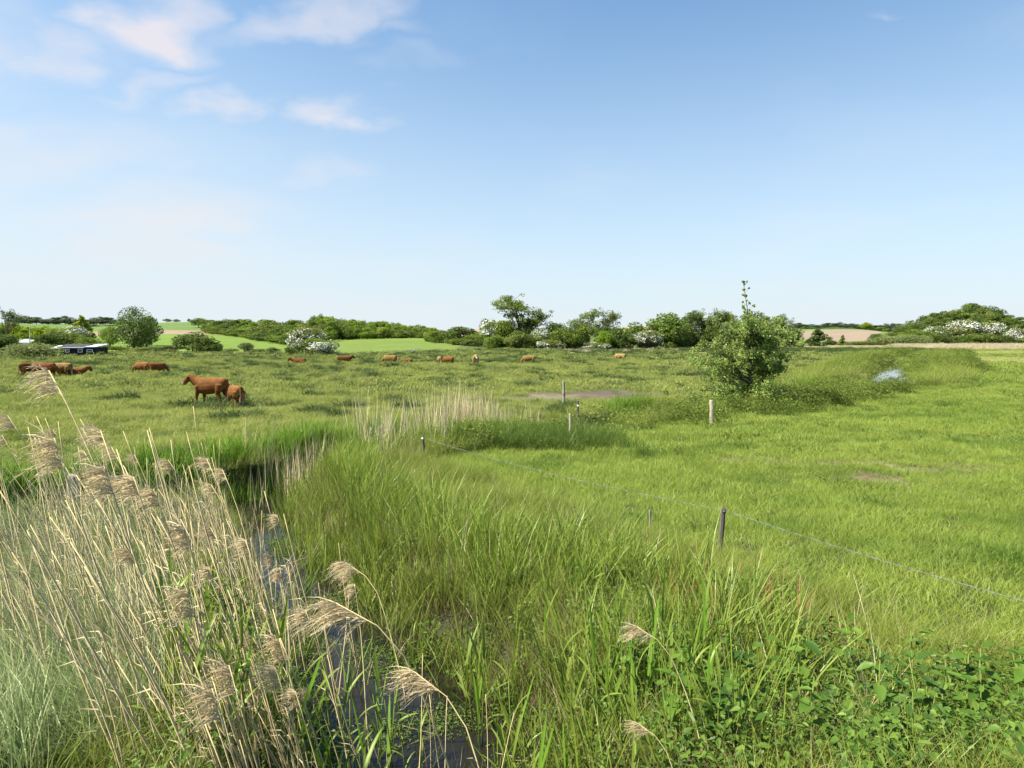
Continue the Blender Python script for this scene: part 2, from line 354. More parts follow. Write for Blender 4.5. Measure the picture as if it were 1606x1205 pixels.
def col_of(x, y):
    """bare-ground colour by place: turf, mud, crop fields, stubble"""
    px = HX + x / np.maximum(y, 1) * FPX
    C = np.empty(x.shape + (3,)); C[:] = (.105, .135, .038)
    def put(m, c): 
        m = np.clip(m, 0, 1)[..., None]; C[:] = C * (1 - m) + np.array(c) * m
    d, w = stream_d(x, y); d3, _, w3 = ditch_d(x, y)
    put((d < 0) * (y > 5), (.115, .165, .03))
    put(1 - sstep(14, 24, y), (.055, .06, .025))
    jit = fbm(x * .02, y * .02) * 10 - 5
    # far fields
    put((px < 720) * sstep(140, 150, y), (.135, .185, .04))
    put((px > 150) * (px < 480) * sstep(166, 176, y + jit) * (y < 352 + jit), (.14, .205, .035))           # bright spring crop
    put(((px > 130) * (px < 345) * (y > 352 + jit) * (y < 430)), (.27, .20, .13))                  # tan strip above it
    put((px < 480) * (y > 430), (.12, .18, .045))
    put((px > 480) * (px < 720) * sstep(140, 152, y + jit), (.135, .185, .036))
    put((px > 520) * (px < 720) * sstep(262, 282, y + jit), (.145, .21, .036))
    put((px > 700) * (px < 830) * (y > 420), (.31, .24, .16))
    put((px > 960) * (px < 1060) * (y > 480), (.32, .27, .16))
    put((px > 1180) * (px < 1420) * sstep(395, 405, y) * (y < 690), (.265, .20, .135))
    put((px > 1180) * (px < 1420) * (y >= 690), (.12, .2, .05))
    put((px > 1380) * (y > 310), (.13, .17, .05))
    put((px > 880) * (px < 1180) * sstep(150, 165, y) * (y < 190), (.36, .32, .17))
    put((px > 1180) * sstep(175, 190, y + jit) * (y < 300), (.36, .31, .17))
    # mud where the cattle cross, and the worn crossing
    n = fbm(x * 1.1, y * 1.9)
    y_mud = lambda v: v > 30
    def blob(cx, cy, rx, ry, rot=0):
        c, s_ = math.cos(rot), math.sin(rot); a = ((x - cx) * c + (y - cy) * s_) / rx; b = (-(x - cx) * s_ + (y - cy) * c) / ry
        return sstep(1.15, .6, np.hypot(a, b) + (n - .5) * (1.1 if y_mud(cy) else 2.2))
    put(blob(5.4, 39.6, 5.6, 3.6, .1), (.115, .088, .062)); put(blob(1.6, 38.5, 3.2, 1.5, .1), (.17, .145, .085))
    put(blob(2.3, 25.2, 2.6, 1.5, .4) * .9, (.19, .16, .11))
    for q in ((6.2, 18.6, 1.3, .45), (8.6, 18.3, 1.5, .4), (8.6, 16.5, 1.3, .5), (11.5, 17.5, 1.6, .4)): put(blob(*q, -.15) * .85, (.21, .18, .11))
    bank = sstep(w + 1.1, w + .5, np.abs(d)); put(bank, (.05, .04, .028)); put(sstep(w3 + 1., w3 + .4, d3), (.05, .042, .028))
    return C

def build_ground():
    Y = [-12.0]
    while Y[-1] < 4: Y.append(Y[-1] + .5)
    while Y[-1] < 40: Y.append(Y[-1] + max(.11, Y[-1] * .008))
    while Y[-1] < 3800: Y.append(Y[-1] * 1.0125 if Y[-1] < 700 else Y[-1] * 1.06)
    Y = np.array(Y); U = np.linspace(-1.5, 1.5, 640)
    X = U[None, :] * (np.maximum(Y, -2)[:, None] + 9); YY = np.repeat(Y[:, None], len(U), 1)
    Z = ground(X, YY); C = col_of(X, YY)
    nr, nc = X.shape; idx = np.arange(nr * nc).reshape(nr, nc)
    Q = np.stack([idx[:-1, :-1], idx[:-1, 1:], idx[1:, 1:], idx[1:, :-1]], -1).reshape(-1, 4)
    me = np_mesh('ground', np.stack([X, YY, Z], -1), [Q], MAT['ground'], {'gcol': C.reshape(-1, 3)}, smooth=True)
    tag(link('ground', me), 'gently rising farmland of turf, mud and far fields', kind='structure')
build_ground()

def ribbon(name, P, hw, z, label):
    T = np.gradient(P, axis=0); T /= np.linalg.norm(T, axis=1)[:, None]; Nn = np.stack([-T[:, 1], T[:, 0]], 1)
    V = []
    for p, n, w in zip(P, Nn, hw):
        for q in (-1, -.33, .33, 1): V.append((p[0] + n[0] * q * (w + .8), p[1] + n[1] * q * (w + .8), z + water_z(p[1]) - WATER_Z))
    F = [(i * 4 + k, i * 4 + k + 1, i * 4 + k + 5, i * 4 + k + 4) for i in range(len(P) - 1) for k in range(3)]
    return tag(link(name, np_mesh(name, V, [np.array(F)], MAT['water'])), label, kind='structure')
ribbon('stream_water', STREAM, SHW, WATER_Z, 'dark still stream winding from the foreground to the right distance')
ribbon('ditch_water', DITCH, np.array([.4, .45, .45, .45, .45]), WATER_Z - .006, 'dark ditch water running off to the left')

# ------------------------------------------------------------------ blades, tufts and scattering (uncountable ground cover)
def blades(r, n, rad, h, w, bend, seg=3, wind=(0, 0), lean=.15, wexp=.7, hang=0.0):
    """n tapering blades rooted in a disc; returns V, quads, tris, t, b"""
    a = r.random(n) * 2 * np.pi; q = rad * np.sqrt(r.random(n))
    bx, by = q * np.cos(a), q * np.sin(a)
    az = r.random(n) * 2 * np.pi; H = h[0] + (h[1] - h[0]) * r.random(n); B = bend[0] + (bend[1] - bend[0]) * r.random(n)
    dx, dy = np.cos(az) * B + wind[0], np.sin(az) * B + wind[1]
    lx, ly = np.cos(az) * lean, np.sin(az) * lean
    sa = r.random(n) * 2 * np.pi; sx_, sy_ = np.cos(sa), np.sin(sa); ww = w[0] + (w[1] - w[0]) * r.random(n)
    t = np.linspace(0, 1, seg + 1)[None, :]
    X = bx[:, None] + H[:, None] * (lx[:, None] * t + dx[:, None] * t ** 2); Yv = by[:, None] + H[:, None] * (ly[:, None] * t + dy[:, None] * t ** 2)
    bl = np.hypot(dx, dy)[:, None]
    Z = H[:, None] * (t - np.minimum(bl, 1.3) * .33 * t ** 2 - hang * bl * t ** 3) - .03
    wd = ww[:, None] * np.clip(1 - t, 0, 1) ** wexp * .5
    Lp = np.stack([X - sx_[:, None] * wd, Yv - sy_[:, None] * wd, Z], -1); Rp = np.stack([X + sx_[:, None] * wd, Yv + sy_[:, None] * wd, Z], -1)
    V = np.concatenate([np.stack([Lp[:, :-1], Rp[:, :-1]], 2).reshape(n, -1, 3), np.stack([X[:, -1], Yv[:, -1], Z[:, -1]], -1)[:, None]], 1)
    m = 2 * seg + 1; o = np.arange(n)[:, None] * m
    quads = np.concatenate([(o + np.array([2 * i, 2 * i + 1, 2 * i + 3, 2 * i + 2])) for i in range(seg - 1)]) if seg > 1 else np.zeros((0, 4), int)
    tris = o + np.array([2 * seg - 2, 2 * seg - 1, 2 * seg])
    tt = np.repeat(r.random(n), m); bb = np.tile(np.append(np.repeat(t[0, :-1], 2), 1), n)
    return V.reshape(-1, 3), quads, tris, tt, bb
def tuft(name, mat, *a, **k):
    V, q, t, tt, bb = blades(*a, **k); return np_mesh(name, V, [q, t], mat, {'t': tt, 'b': bb})

def leafclump(r, n, rad, h, size, mat, name, pointed=True, stemmy=True):
    """broad leaves standing in a low mound"""
    V = []; Q = []; T = []; B = []
    for i in range(n):
        a = r.random() * 6.283; q = rad * math.sqrt(r.random()); zz = h * (.15 + .85 * r.random()) * (1 - .5 * (q / rad) ** 2)
        c = np.array([q * math.cos(a), q * math.sin(a), zz]); s_ = size * (.6 + .8 * r.random())
        b = r.random() * 6.283; tilt = r.normal(-.1, .35); d = np.array([math.cos(b) * math.cos(tilt), math.sin(b) * math.cos(tilt), math.sin(tilt)]); e = np.array([-math.sin(b), math.cos(b), r.normal(0, .3)])
        up = np.cross(d, e); o = len(V)
        w = .27; f = .10
        V += [c, c + d * s_ * .3 + e * s_ * w + up * s_ * f, c + d * s_ * .62 + e * s_ * w * .75 + up * s_ * (f - .05), c + d * s_ - up * s_ * .12, c + d * s_ * .62 - e * s_ * w * .75 + up * s_ * (f - .05), c + d * s_ * .3 - e * s_ * w + up * s_ * f]
        Q += [(o, o + 1, o + 2, o + 3), (o, o + 3, o + 4, o + 5)]
        B += [r.random()] * 6
    return np_mesh(name, np.array(V), [np.array(Q)], mat, {'t': np.array(B), 'b': np.full(len(V), .8)})

def variants(name, n, fn):
    c = bpy.data.collections.new(name)
    for i in range(n):
        o = bpy.data.objects.new(name, fn(np.random.default_rng(abs(hash_(name)) + i))); c.objects.link(o)
        if name in TINT: o.color = TINT[name]
    return c
def hash_(s_): 
    v = 7
    for ch in s_: v = (v * 31 + ord(ch)) % 100003
    return v
TINT = {}
N_INST = 0
def scatter(name, label, coll, nvar, x, y, scale, rz=None, tilt=.12, z=None, sink=0.0, lean=0.0):
    global N_INST
    n = len(x); N_INST += n
    zz = (ground(x, y) if z is None else z) - sink
    me = bpy.data.meshes.new(name); me.vertices.add(n); me.vertices.foreach_set('co', np.stack([x, y, zz], 1).astype(np.float32).ravel())
    rot = np.stack([rng.normal(0, tilt, n), rng.normal(lean, tilt, n), rng.random(n) * 6.283 if rz is None else rz], 1).astype(np.float32)
    at = me.attributes.new('rot', 'FLOAT_VECTOR', 'POINT'); at.data.foreach_set('vector', rot.ravel())
    at = me.attributes.new('scl', 'FLOAT_VECTOR', 'POINT')
    sc3 = np.asarray(scale, np.float32); sc3 = np.repeat(sc3[:, None], 3, 1) if sc3.ndim == 1 else sc3
    at.data.foreach_set('vector', sc3.astype(np.float32).ravel())
    at = me.attributes.new('pick', 'INT', 'POINT'); at.data.foreach_set('value', rng.integers(0, nvar, n).astype(np.int32))
    o = link(name, me); tag(o, label, kind='stuff')
    g = bpy.data.node_groups.new(name, 'GeometryNodeTree')
    g.interface.new_socket('Geometry', in_out='INPUT', socket_type='NodeSocketGeometry'); g.interface.new_socket('Geometry', in_out='OUTPUT', socket_type='NodeSocketGeometry')
    nn = g.nodes.new; gi, go = nn('NodeGroupInput'), nn('NodeGroupOutput')
    ip = nn('GeometryNodeInstanceOnPoints'); ci = nn('GeometryNodeCollectionInfo'); ci.inputs[0].default_value = coll
    ci.inputs['Separate Children'].default_value = True; ci.inputs['Reset Children'].default_value = True
    def na(nm, ty):
        q = nn('GeometryNodeInputNamedAttribute'); q.data_type = ty; q.inputs[0].default_value = nm
        return q.outputs[0]
    e = nn('FunctionNodeEulerToRotation'); lk = g.links.new
    lk(gi.outputs[0], ip.inputs['Points']); lk(ci.outputs[0], ip.inputs['Instance']); ip.inputs['Pick Instance'].default_value = True
    lk(na('pick', 'INT'), ip.inputs['Instance Index']); lk(na('rot', 'FLOAT_VECTOR'), e.inputs[0]); lk(e.outputs[0], ip.inputs['Rotation']); lk(na('scl', 'FLOAT_VECTOR'), ip.inputs['Scale'])
    lk(ip.outputs[0], go.inputs[0])
    md = o.modifiers.new('scatter', 'NODES'); md.node_group = g
    return o
def fan(y0, y1, dens, u0=-.95, u1=.95):
    n = int((u1 - u0) * (y1 * y1 - y0 * y0) / 2 * dens)
    Y = np.sqrt(rng.random(n) * (y1 * y1 - y0 * y0) + y0 * y0); return (u0 + (u1 - u0) * rng.random(n)) * Y, Y
FA, FB = np.array((-2.3, 17.5)), np.array((5.3, 6.3))          # the wire fence
def fence_side(x, y):
    """positive: pasture side of the wire, metres"""
    d = FB - FA; nrm = np.array((-d[1], d[0])); nrm = nrm / np.hypot(*nrm)
    v = (x - FA[0]) * nrm[0] + (y - FA[1]) * nrm[1]
    return np.where(y > 17.5, 9., v)
def zone(x, y):
    d, w = stream_d(x, y); d3, _, w3 = ditch_d(x, y)
    y3 = np.interp(x, DITCH[::-1, 0], DITCH[::-1, 1]); fl = (d > 0) & (y < 17) & ((x > -5.9) | (y < y3))
    return d, w, d3, w3, fl

u = rng.uniform
# --- pasture on the right
c_lush = variants('pasture_tuft', 5, lambda r: tuft('pasture_tuft', MAT['pasture'], r, 60, .17, (.07, .20), (.006, .010), (.2, .9)))
c_lush2 = variants('pasture_patch', 4, lambda r: tuft('pasture_patch', MAT['pasture'], r, 340, .6, (.07, .22), (.009, .016), (.2, .9), seg=2))
c_lush3 = variants('pasture_sward', 4, lambda r: tuft('pasture_sward', MAT['pasture'], r, 620, 1.8, (.08, .24), (.02, .038), (.2, .8), seg=2))
def thin(x, y):   # worn places carry less grass
    n = fbm(x * 1.1, y * 1.9); k = np.zeros(x.shape)
    for cx, cy_, rx, ry in ((5.4, 39.2, 6.0, 4.4), (1.6, 37.5, 3.2, 2.4), (2.3, 25.2, 2.4, 1.3), (6.2, 18.6, 1.2, .4), (8.6, 18.3, 1.4, .35), (8.6, 16.5, 1.2, .45), (11.5, 17.5, 1.5, .35)):
        k = np.maximum(k, sstep(1.15, .7, np.hypot((x - cx) / rx, (y - cy_) / ry) + (n - .5) * (1.1 if cy_ > 30 else 2.2)))
    return rng.random(x.shape) > np.where(y > 34, 1.0, .8) * k
x, y = fan(5, 21, 48, -.1, .95); d, w, d3, w3, fl = zone(x, y); fs = fence_side(x, y)
m = (d < -1.6) & (fs > -.3) & thin(x, y); x, y = x[m], y[m]
scatter('pasture_grass', 'bright lush pasture grass right of the wire fence', c_lush, 5, x, y, (.7 + .9 * fbm(x * .5, y * .5)) * u(.8, 1.2, len(x)))
x, y = fan(20, 50, 4.6, -.15, .95); d, w, *_ = zone(x, y); m = (d < -1.8) & thin(x, y); x, y = x[m], y[m]
scatter('pasture_grass', 'lush pasture grass in the middle distance', c_lush2, 4, x, y, (.7 + .8 * fbm(x * .4, y * .4)) * u(.8, 1.2, len(x)))
px_ = lambda x, y: HX + x / y * FPX
x, y = fan(48, 300, .30, -.2, .95); d, w, *_ = zone(x, y)
strip = (px_(x, y) > 1485) & (((y > 83) & (y < 117)) | ((y > 134) & (y < 178)))
m = (d < -w - 1.2) & ~((x / y > .51) & (x / y < .60) & (y < 60)) & ~strip & ~((y > 185) & (y < 300)); x2, y2 = x[m], y[m]
scatter('pasture_grass', 'far pasture grass towards the pale reed band', c_lush3, 4, x2, y2, u(.8, 1.3, len(x2)) * (1 + y2 / 250))
m = strip & (fbm(x * .12, y * .12) > .36) & (d < -4); x2, y2 = x[m], y[m]
c_mown = variants('mown_sward', 2, lambda r: tuft('mown_sward', MAT['mown'], r, 420, 1.9, (.05, .16), (.03, .06), (.3, .9), seg=2))
scatter('mown_grass', 'yellow mown strips of the far pasture', c_mown, 2, x2, y2, u(.9, 1.3, len(x2)))

# --- cow meadow on the left and beyond the stream
c_m1 = variants('meadow_patch', 5, lambda r: tuft('meadow_patch', MAT['meadow'], r, 320, .55, (.08, .30), (.008, .015), (.3, 1.0), seg=2))
c_m2 = variants('meadow_sward', 4, lambda r: tuft('meadow_sward', MAT['meadow'], r, 560, 1.5, (.08, .32), (.018, .036), (.3, 1.0), seg=2))
c_m3 = variants('meadow_far_sward', 4, lambda r: tuft('meadow_far_sward', MAT['meadow'], r, 420, 3.4, (.10, .36), (.06, .12), (.3, .9), seg=2))
x, y = fan(11, 42, 4.6, -.95, .5); d, w, d3, w3, fl = zone(x, y)
m = (d > 1.2) & ~fl & (d3 > 1.1) & thin(x, y); x, y = x[m], y[m]
scatter('meadow_grass', 'grazed meadow grass around the red cow', c_m1, 5, x, y, (.6 + .9 * fbm(x * .5, y * .5)) * u(.75, 1.25, len(x)))
x, y = fan(40, 100, .62); d, w, *_ = zone(x, y); m = (d > w + 1.3) & thin(x, y); x, y = x[m], y[m]
scatter('meadow_grass', 'grazed meadow grass of the middle distance', c_m2, 4, x, y, (.6 + .9 * fbm(x * .3, y * .3)) * u(.75, 1.25, len(x)))
x, y = fan(96, 270, .10, -1, 1); d, w, *_ = zone(x, y)
m = (d > 2) & (y < np.interp(px_(x, y), (600, 760, 1000), (146, 178, 240))) & ~((px_(x, y) > 880) & (y > 150) & (y < 190)); x, y = x[m], y[m]
scatter('meadow_grass', 'far meadow grass below the hedges', c_m3, 4, x, y, u(.75, 1.25, len(x)))
# dark rush and dock tussocks dotted over the meadow
c_rush = variants('rush_tussock', 4, lambda r: tuft('rush_tussock', MAT['rush'], r, 260, .40, (.2, .6), (.016, .034), (.1, .8), seg=2))
x, y = fan(17, 215, .30); d, w, d3, w3, fl = zone(x, y)
pr = thin(x, y) * (sstep(.47, .66, fbm(x * .06, y * .17)) * .5 + sstep(.52, .68, fbm(x * .4, y * .9)) * .45 + .03) * sstep(14, 38, y)
m = (d > 2) & ~fl & (rng.random(len(x)) < pr) & (y < np.interp(px_(x, y), (600, 760, 1000), (140, 175, 205))); x, y = x[m], y[m]
k = u(.5, 1.1, len(x)) * (1 + y / 110)
scatter('rush_tussocks', 'dark rush and dock tussocks dotted over the cow meadow', c_rush, 4, x, y, np.stack([k * 1.35, k * 1.2, k * .85], 1))
# --- pale dead reed band across the far right
c_band = variants('pale_reeds', 3, lambda r: tuft('pale_reeds', MAT['paleband'], r, 240, 2.2, (.7, 1.5), (.05, .1), (.02, .25), seg=2))
x, y = fan(146, 290, .22, .05, .98); p = px_(x, y); d, w, *_ = zone(x, y)
m = np.where(p > 1300, (y > 185 + 40 * sstep(1600, 1450, p)) & (y < 290), (y > 205 - 45 * sstep(1150, 950, p)) & (y < 255) & (rng.random(len(x)) < .45)) & (p > 880); x, y = x[m], y[m]
scatter('pale_reed_bed', 'pale dead reed bed crossing the far right of the fields', c_band, 3, x, y, np.where(px_(x, y) > 1400, 1., .55) * u(.7, 1.2, len(x)))

# --- stream banks
c_tall = variants('tall_grass', 5, lambda r: tuft('tall_grass', MAT['tall'], r, 46, .2, (.25, .72), (.005, .011), (.15, .8), seg=4))
x, y = fan(3.4, 19, 40, -.6, .95); d, w, d3, w3, fl = zone(x, y); fs = fence_side(x, y)
m = (d < -w - .05) & (fs < .2) & (y < 18) & (rng.random(len(x)) < .6 + .6 * fbm(x * .8, y * .8)); x, y = x[m], y[m]
scatter('tall_grass', 'tall tangled grass between the stream and the wire fence', c_tall, 5, x, y, (.5 + .75 * fbm(x * .7 + 3, y * .7)) * u(.75, 1.15, len(x)))
x, y = fan(14, 48, 7); d, w, d3, w3, fl = zone(x, y)
m = ((np.abs(d) > w + .1) & (np.abs(d) < w + 1.7 + 1.2 * (d < 0)) & (y > 16)) & ~((x > .8) & (x < 4.3) & (y < 34) & (rng.random(len(x)) < .8)); m &= thin(x, y) & ~((x / y > .515) & (x / y < .60) & (y > 43)); x, y = x[m], y[m]
scatter('tall_grass', 'taller bank grass along the bending stream', c_tall, 5, x, y, u(.7, 1.2, len(x)) * (1 + y / 90))
x, y = fan(46, 115, 2.2, -.1, .85); d, w, *_ = zone(x, y)
m = (np.abs(d) > w + .3) & (np.abs(d) < w + 4.5) & ~((x / y > .515) & (x / y < .60) & (y < 59)); x, y = x[m], y[m]
scatter('tall_grass', 'rank grass filling both banks of the far stream', c_tall, 5, x, y, u(1.1, 1.8, len(x)) * (1 + y / 120))
# young green reeds
c_reed = variants('green_reeds', 5, lambda r: tuft('green_reeds', MAT['reed'], r, 15, .2, (.45, 1.15), (.012, .024), (.05, .42), seg=4, wexp=.5))
x, y = fan(4.5, 24, 26, -.6, .4); d, w, d3, w3, fl = zone(x, y)
m = (d < -w + .08) & (d > -w - 2.0 - .9 * (y < 10)) & (rng.random(len(x)) < sstep(.30, .55, fbm(x * .9 + 8, y * .9)) + .22)
m |= (d < -w - 2) & (d > -w - 6.5) & (y < 7.2) & (fence_side(x, y) < -.5) & (rng.random(len(x)) < .5)
m |= (d > w - .25) & (d < w + .3) & (y < 13) & (rng.random(len(x)) < .12)
x, y = x[m], y[m]
scatter('green_reeds', 'young green reeds on the right bank of the near stream', c_reed, 5, x, y, u(.75, 1.15, len(x)), rz=u(-.6, .6, len(x)))
c_breed = variants('bright_reeds', 4, lambda r: tuft('bright_reeds', MAT['brightreed'], r, 30, .28, (.45, .95), (.014, .026), (.05, .4), seg=3, wexp=.5))
x, y = fan(10, 62, 16, -.95, .7); d, w, d3, w3, fl = zone(x, y)
m = (d > w + .25) & (d < w + 1.5) & (y > 17.3) & (y < 24) & ~fl
m |= (d3 > w3 + .1) & (d3 < w3 + 1.5) & ~fl & (x > -12) & (d > 0) & (y > 13)
m |= (d > w - .1) & (d < w + 1.4) & (x > 4.3) & (y < 33) & (rng.random(len(x)) < .6)
m |= (d > w - .1) & (d < w + 1.6) & (y > 38) & (y < 50) & (rng.random(len(x)) < .35)
x, y = x[m], y[m]
scatter('bright_reeds', 'bright green young reeds filling the far bank of the bend', c_breed, 4, x, y, u(.75, 1.2, len(x)), rz=u(-.6, .6, len(x)))
# standing dead reeds in the bend
c_dry = variants('dead_reeds', 5, lambda r: tuft('dead_reeds', MAT['straw'], r, 16, .3, (1.0, 2.0), (.010, .018), (.0, .10), seg=3, lean=.07, wexp=.25))
x, y = fan(15, 32, 34, -.5, .2); d, w, d3, w3, fl = zone(x, y); p = px_(x, y)
den = np.exp(-((x + 3.4) ** 2 / 1.6 + (y - 20.3) ** 2 / 5)) * .35 + np.exp(-((x + .9) ** 2 / 2.4 + (y - 25.2) ** 2 / 2.2)) * .62 + np.exp(-((x + 5.0) ** 2 / 1.3 + (y - 17.6) ** 2 / 2)) * .25
m = (rng.random(len(x)) < den * sstep(.3, .6, fbm(x * 1.1, y * .9))) & (np.abs(d) < 2.6) & (x < 1.6); x, y = x[m], y[m]
scatter('dead_reed_stand', 'straw coloured dead reeds standing in the stream bend', c_dry, 5, x, y, u(.7, 1.15, len(x)) * 1.0, tilt=.07)
# dead stubble at the waterline
c_stub = variants('dead_stems', 4, lambda r: tuft('dead_stems', MAT['stubble'], r, 26, .22, (.15, .55), (.005, .010), (.0, .5), seg=2, lean=.35, wexp=.3))
x, y = fan(4.2, 22, 20, -.6, .5); d, w, d3, w3, fl = zone(x, y)
m = (d < -w + .25) & (d > -w - 2.6) & (rng.random(len(x)) < .75 * sstep(.66, .35, fbm(x * .9 + 8, y * .9)) + .2); x, y = x[m], y[m]
scatter('dead_stems', 'brown dead stems at the foot of the right bank', c_stub, 4, x, y, u(.6, 1.1, len(x)))
# --- left foreground: long drooping tussock grass combed to the left
c_tus = variants('drooping_grass', 5, lambda r: tuft('drooping_grass', MAT['tussock'], r, 64, .22, (.5, 1.0), (.006, .010), (.3, 1.0), seg=6, wind=(-.85, -.1), hang=.20, wexp=.5))
x, y = fan(3.2, 12, 22, -.98, -.1); d, w, d3, w3, fl = zone(x, y)
lim = 2.0 + .15 * np.maximum(0, 7 - y)
m = fl & (d > lim) & (d3 > .7) & (rng.random(len(x)) < np.where(y < 7.5, .85, .4)); x, y = x[m], y[m]
scatter('drooping_grass', 'silvery drooping tussock grass in the left foreground', c_tus, 5, x, y, (.65 + .5 * fbm(x, y)) * u(.8, 1.2, len(x)), rz=u(-.5, .5, len(x)))
x, y = fan(3.5, 17, 26, -.98, .1); d, w, d3, w3, fl = zone(x, y)
m = fl & (d > w + .30) & (d3 > .8) & ((y > 7) | (d < 2.4)) & (rng.random(len(x)) < .6); x, y = x[m], y[m]
scatter('bank_grass', 'green grass under the dry reeds on the left bank', c_tall, 5, x, y, (.45 + .6 * fbm(x, y)) * u(.75, 1.1, len(x)))
# --- broad-leaved herbs
c_herb = variants('herb_clump', 4, lambda r: leafclump(r, 95, .3, .58, .060, MAT['herb'], 'herb_clump'))
x, y = fan(3.4, 12, 16, -.6, .95); d, w, d3, w3, fl = zone(x, y)
m = (d < 0) & (d < -w - .2) & (fence_side(x, y) < -.3) & (y < 12) & (rng.random(len(x)) < .65 * sstep(.42, .62, fbm(x * .8, y * .8 + 4)) + .10 + .8 * sstep(7.0, 5.6, y) * (x > .9))
m |= fl & (d > w + .1) & (d < 2.2) & (y < 8.5) & (rng.random(len(x)) < .6); x, y = x[m], y[m]
scatter('ground_herbs', 'leafy green herbs crowding the near banks', c_herb, 4, x, y, u(.55, 1.1, len(x)))
c_bank = variants('bank_herb', 4, lambda r: leafclump(r, 280, .55, .62, .058, MAT['bankherb'], 'bank_herb'))
x, y = fan(19, 130, 2.3, -.2, .8); d, w, d3, w3, fl = zone(x, y)
m = (d < -w - .1) & (d > -w - 2.6 - 2.2 * sstep(22, 30, y) * (y < 48) - 3.5 * (y > 62)) & (rng.random(len(x)) < .75) & thin(x, y)
m |= (d > w + .1) & (d < w + 3.2) & (y > 40) & (rng.random(len(x)) < .6)
m &= ~((x / y > .515) & (x / y < .60) & (y > 44) & (y < 59)); m &= ~((np.hypot(x - 30.5, y - 54) < 5.5) & (rng.random(len(x)) < .9)); m &= ~((y > 56) & (y < 92) & (np.abs(d) < w + .7))
x, y = x[m], y[m]
scatter('bank_herbs', 'dense weedy herbs lining the stream up to the far water', c_bank, 4, x, y, u(.6, 1.15, len(x)) * (1 + y / 160) * np.where((y > 46) & (y < 64), .5, np.where(y < 46, 1.35, 1.5)) )

# ------------------------------------------------------------------ trees, bushes and hedges, each one a thing
def tube(P, rad, sides=5):
    P = np.asarray(P, float); rad = np.asarray(rad, float); V = []; F = []
    T = np.gradient(P, axis=0); T /= np.maximum(np.linalg.norm(T, axis=1), 1e-9)[:, None]
    for p, t, r in zip(P, T, rad):
        a = np.cross(t, (0, 1, 0.01) if abs(t[1]) < .8 else (1, 0, 0)); a /= np.linalg.norm(a); b = np.cross(t, a)
        for k in range(sides):
            th = 2 * math.pi * k / sides; V.append(p + r * (a * math.cos(th) + b * math.sin(th)))
    n = len(P)
    for i in range(n - 1):
        for k in range(sides): F.append((i * sides + k, i * sides + (k + 1) % sides, (i + 1) * sides + (k + 1) % sides, (i + 1) * sides + k))
    return np.array(V), np.array(F)
class Acc:
    """collects pieces of ONE mesh"""
    def __init__(s): s.V = []; s.Q = []; s.T = []; s.a = []; s.n = 0
    def add(s, V, Q=None, T=None, a=None):
        V = np.asarray(V, float).reshape(-1, 3)
        if Q is not None and len(Q): s.Q.append(np.asarray(Q) + s.n)
        if T is not None and len(T): s.T.append(np.asarray(T) + s.n)
        s.a.append(np.full(len(V), .5) if a is None else np.asarray(a, float)); s.V.append(V); s.n += len(V); return s
    def box(s, c, d, rot=None):
        c = np.array(c, float); d = np.array(d, float) / 2
        V = np.array([(x, y, z) for x in (-1, 1) for y in (-1, 1) for z in (-1, 1)], float) * d
        if rot is not None: V = V @ np.array(rot).T
        return s.add(V + c, [(0, 1, 3, 2), (4, 6, 7, 5), (0, 4, 5, 1), (2, 3, 7, 6), (0, 2, 6, 4), (1, 5, 7, 3)])
    def tube(s, P, r, sides=5, cap=True):
        V, F = tube(P, r, sides); n = len(P); T = []
        if cap:
            for i in range(1, sides - 1): T += [(0, i + 1, i), ((n - 1) * sides, (n - 1) * sides + i, (n - 1) * sides + i + 1)]
        return s.add(V, F, T)
    def mesh(s, name, mat, smooth=False):
        return np_mesh(name, np.concatenate(s.V), ([np.concatenate(s.Q)] if s.Q else []) + ([np.concatenate(s.T)] if s.T else []), mat, {'t': np.concatenate(s.a), 'b': np.full(s.n, .8)}, smooth)

def leaf_cards(r, C, Nrm, size, t, outw=.55):
    """little pointed leaf sprays (two triangles) at C, loosely facing Nrm"""
    n = len(C)
    d = Nrm * outw + r.normal(0, 1, (n, 3)) * (1 - outw); d /= np.linalg.norm(d, axis=1)[:, None]
    a = np.cross(d, r.normal(0, 1, (n, 3))); a /= np.linalg.norm(a, axis=1)[:, None]; b = np.cross(d, a)
    s_ = size * (.55 + .9 * r.random(n))[:, None]
    V = np.stack([C - a * s_ * .6, C + b * s_ * .42 + a * s_ * .1, C + a * s_ * .6, C - b * s_ * .42 + a * s_ * .1], 1).reshape(-1, 3)
    Q = np.arange(n * 4).reshape(n, 4)
    return V, Q, np.repeat(t, 4)

def lobes_crown(r, lobes, n, size, name, mat='leaf', shell=.75):
    """foliage as leaf sprays spread through overlapping clumps. lobes: (x, y, z, rx, ry, rz)"""
    lobes = np.array(lobes); vol = (lobes[:, 3] * lobes[:, 4] + lobes[:, 3] * lobes[:, 5]); p = vol / vol.sum()
    k = r.choice(len(lobes), n, p=p); d = r.normal(0, 1, (n, 3)); d /= np.linalg.norm(d, axis=1)[:, None]
    rr = np.where(r.random(n) < shell, .80 + .28 * r.random(n), r.random(n) ** .5)[:, None]
    C = lobes[k, :3] + d * rr * lobes[k, 3:6]
    lt = r.random(len(lobes)); t = np.clip(.55 * lt[k] + .45 * r.random(n), 0, 1)
    keep = C[:, 2] > .005
    V, Q, tt = leaf_cards(r, C[keep], d[keep], size, t[keep])
    return np_mesh(name, V, [Q], MAT[mat], {'t': tt})

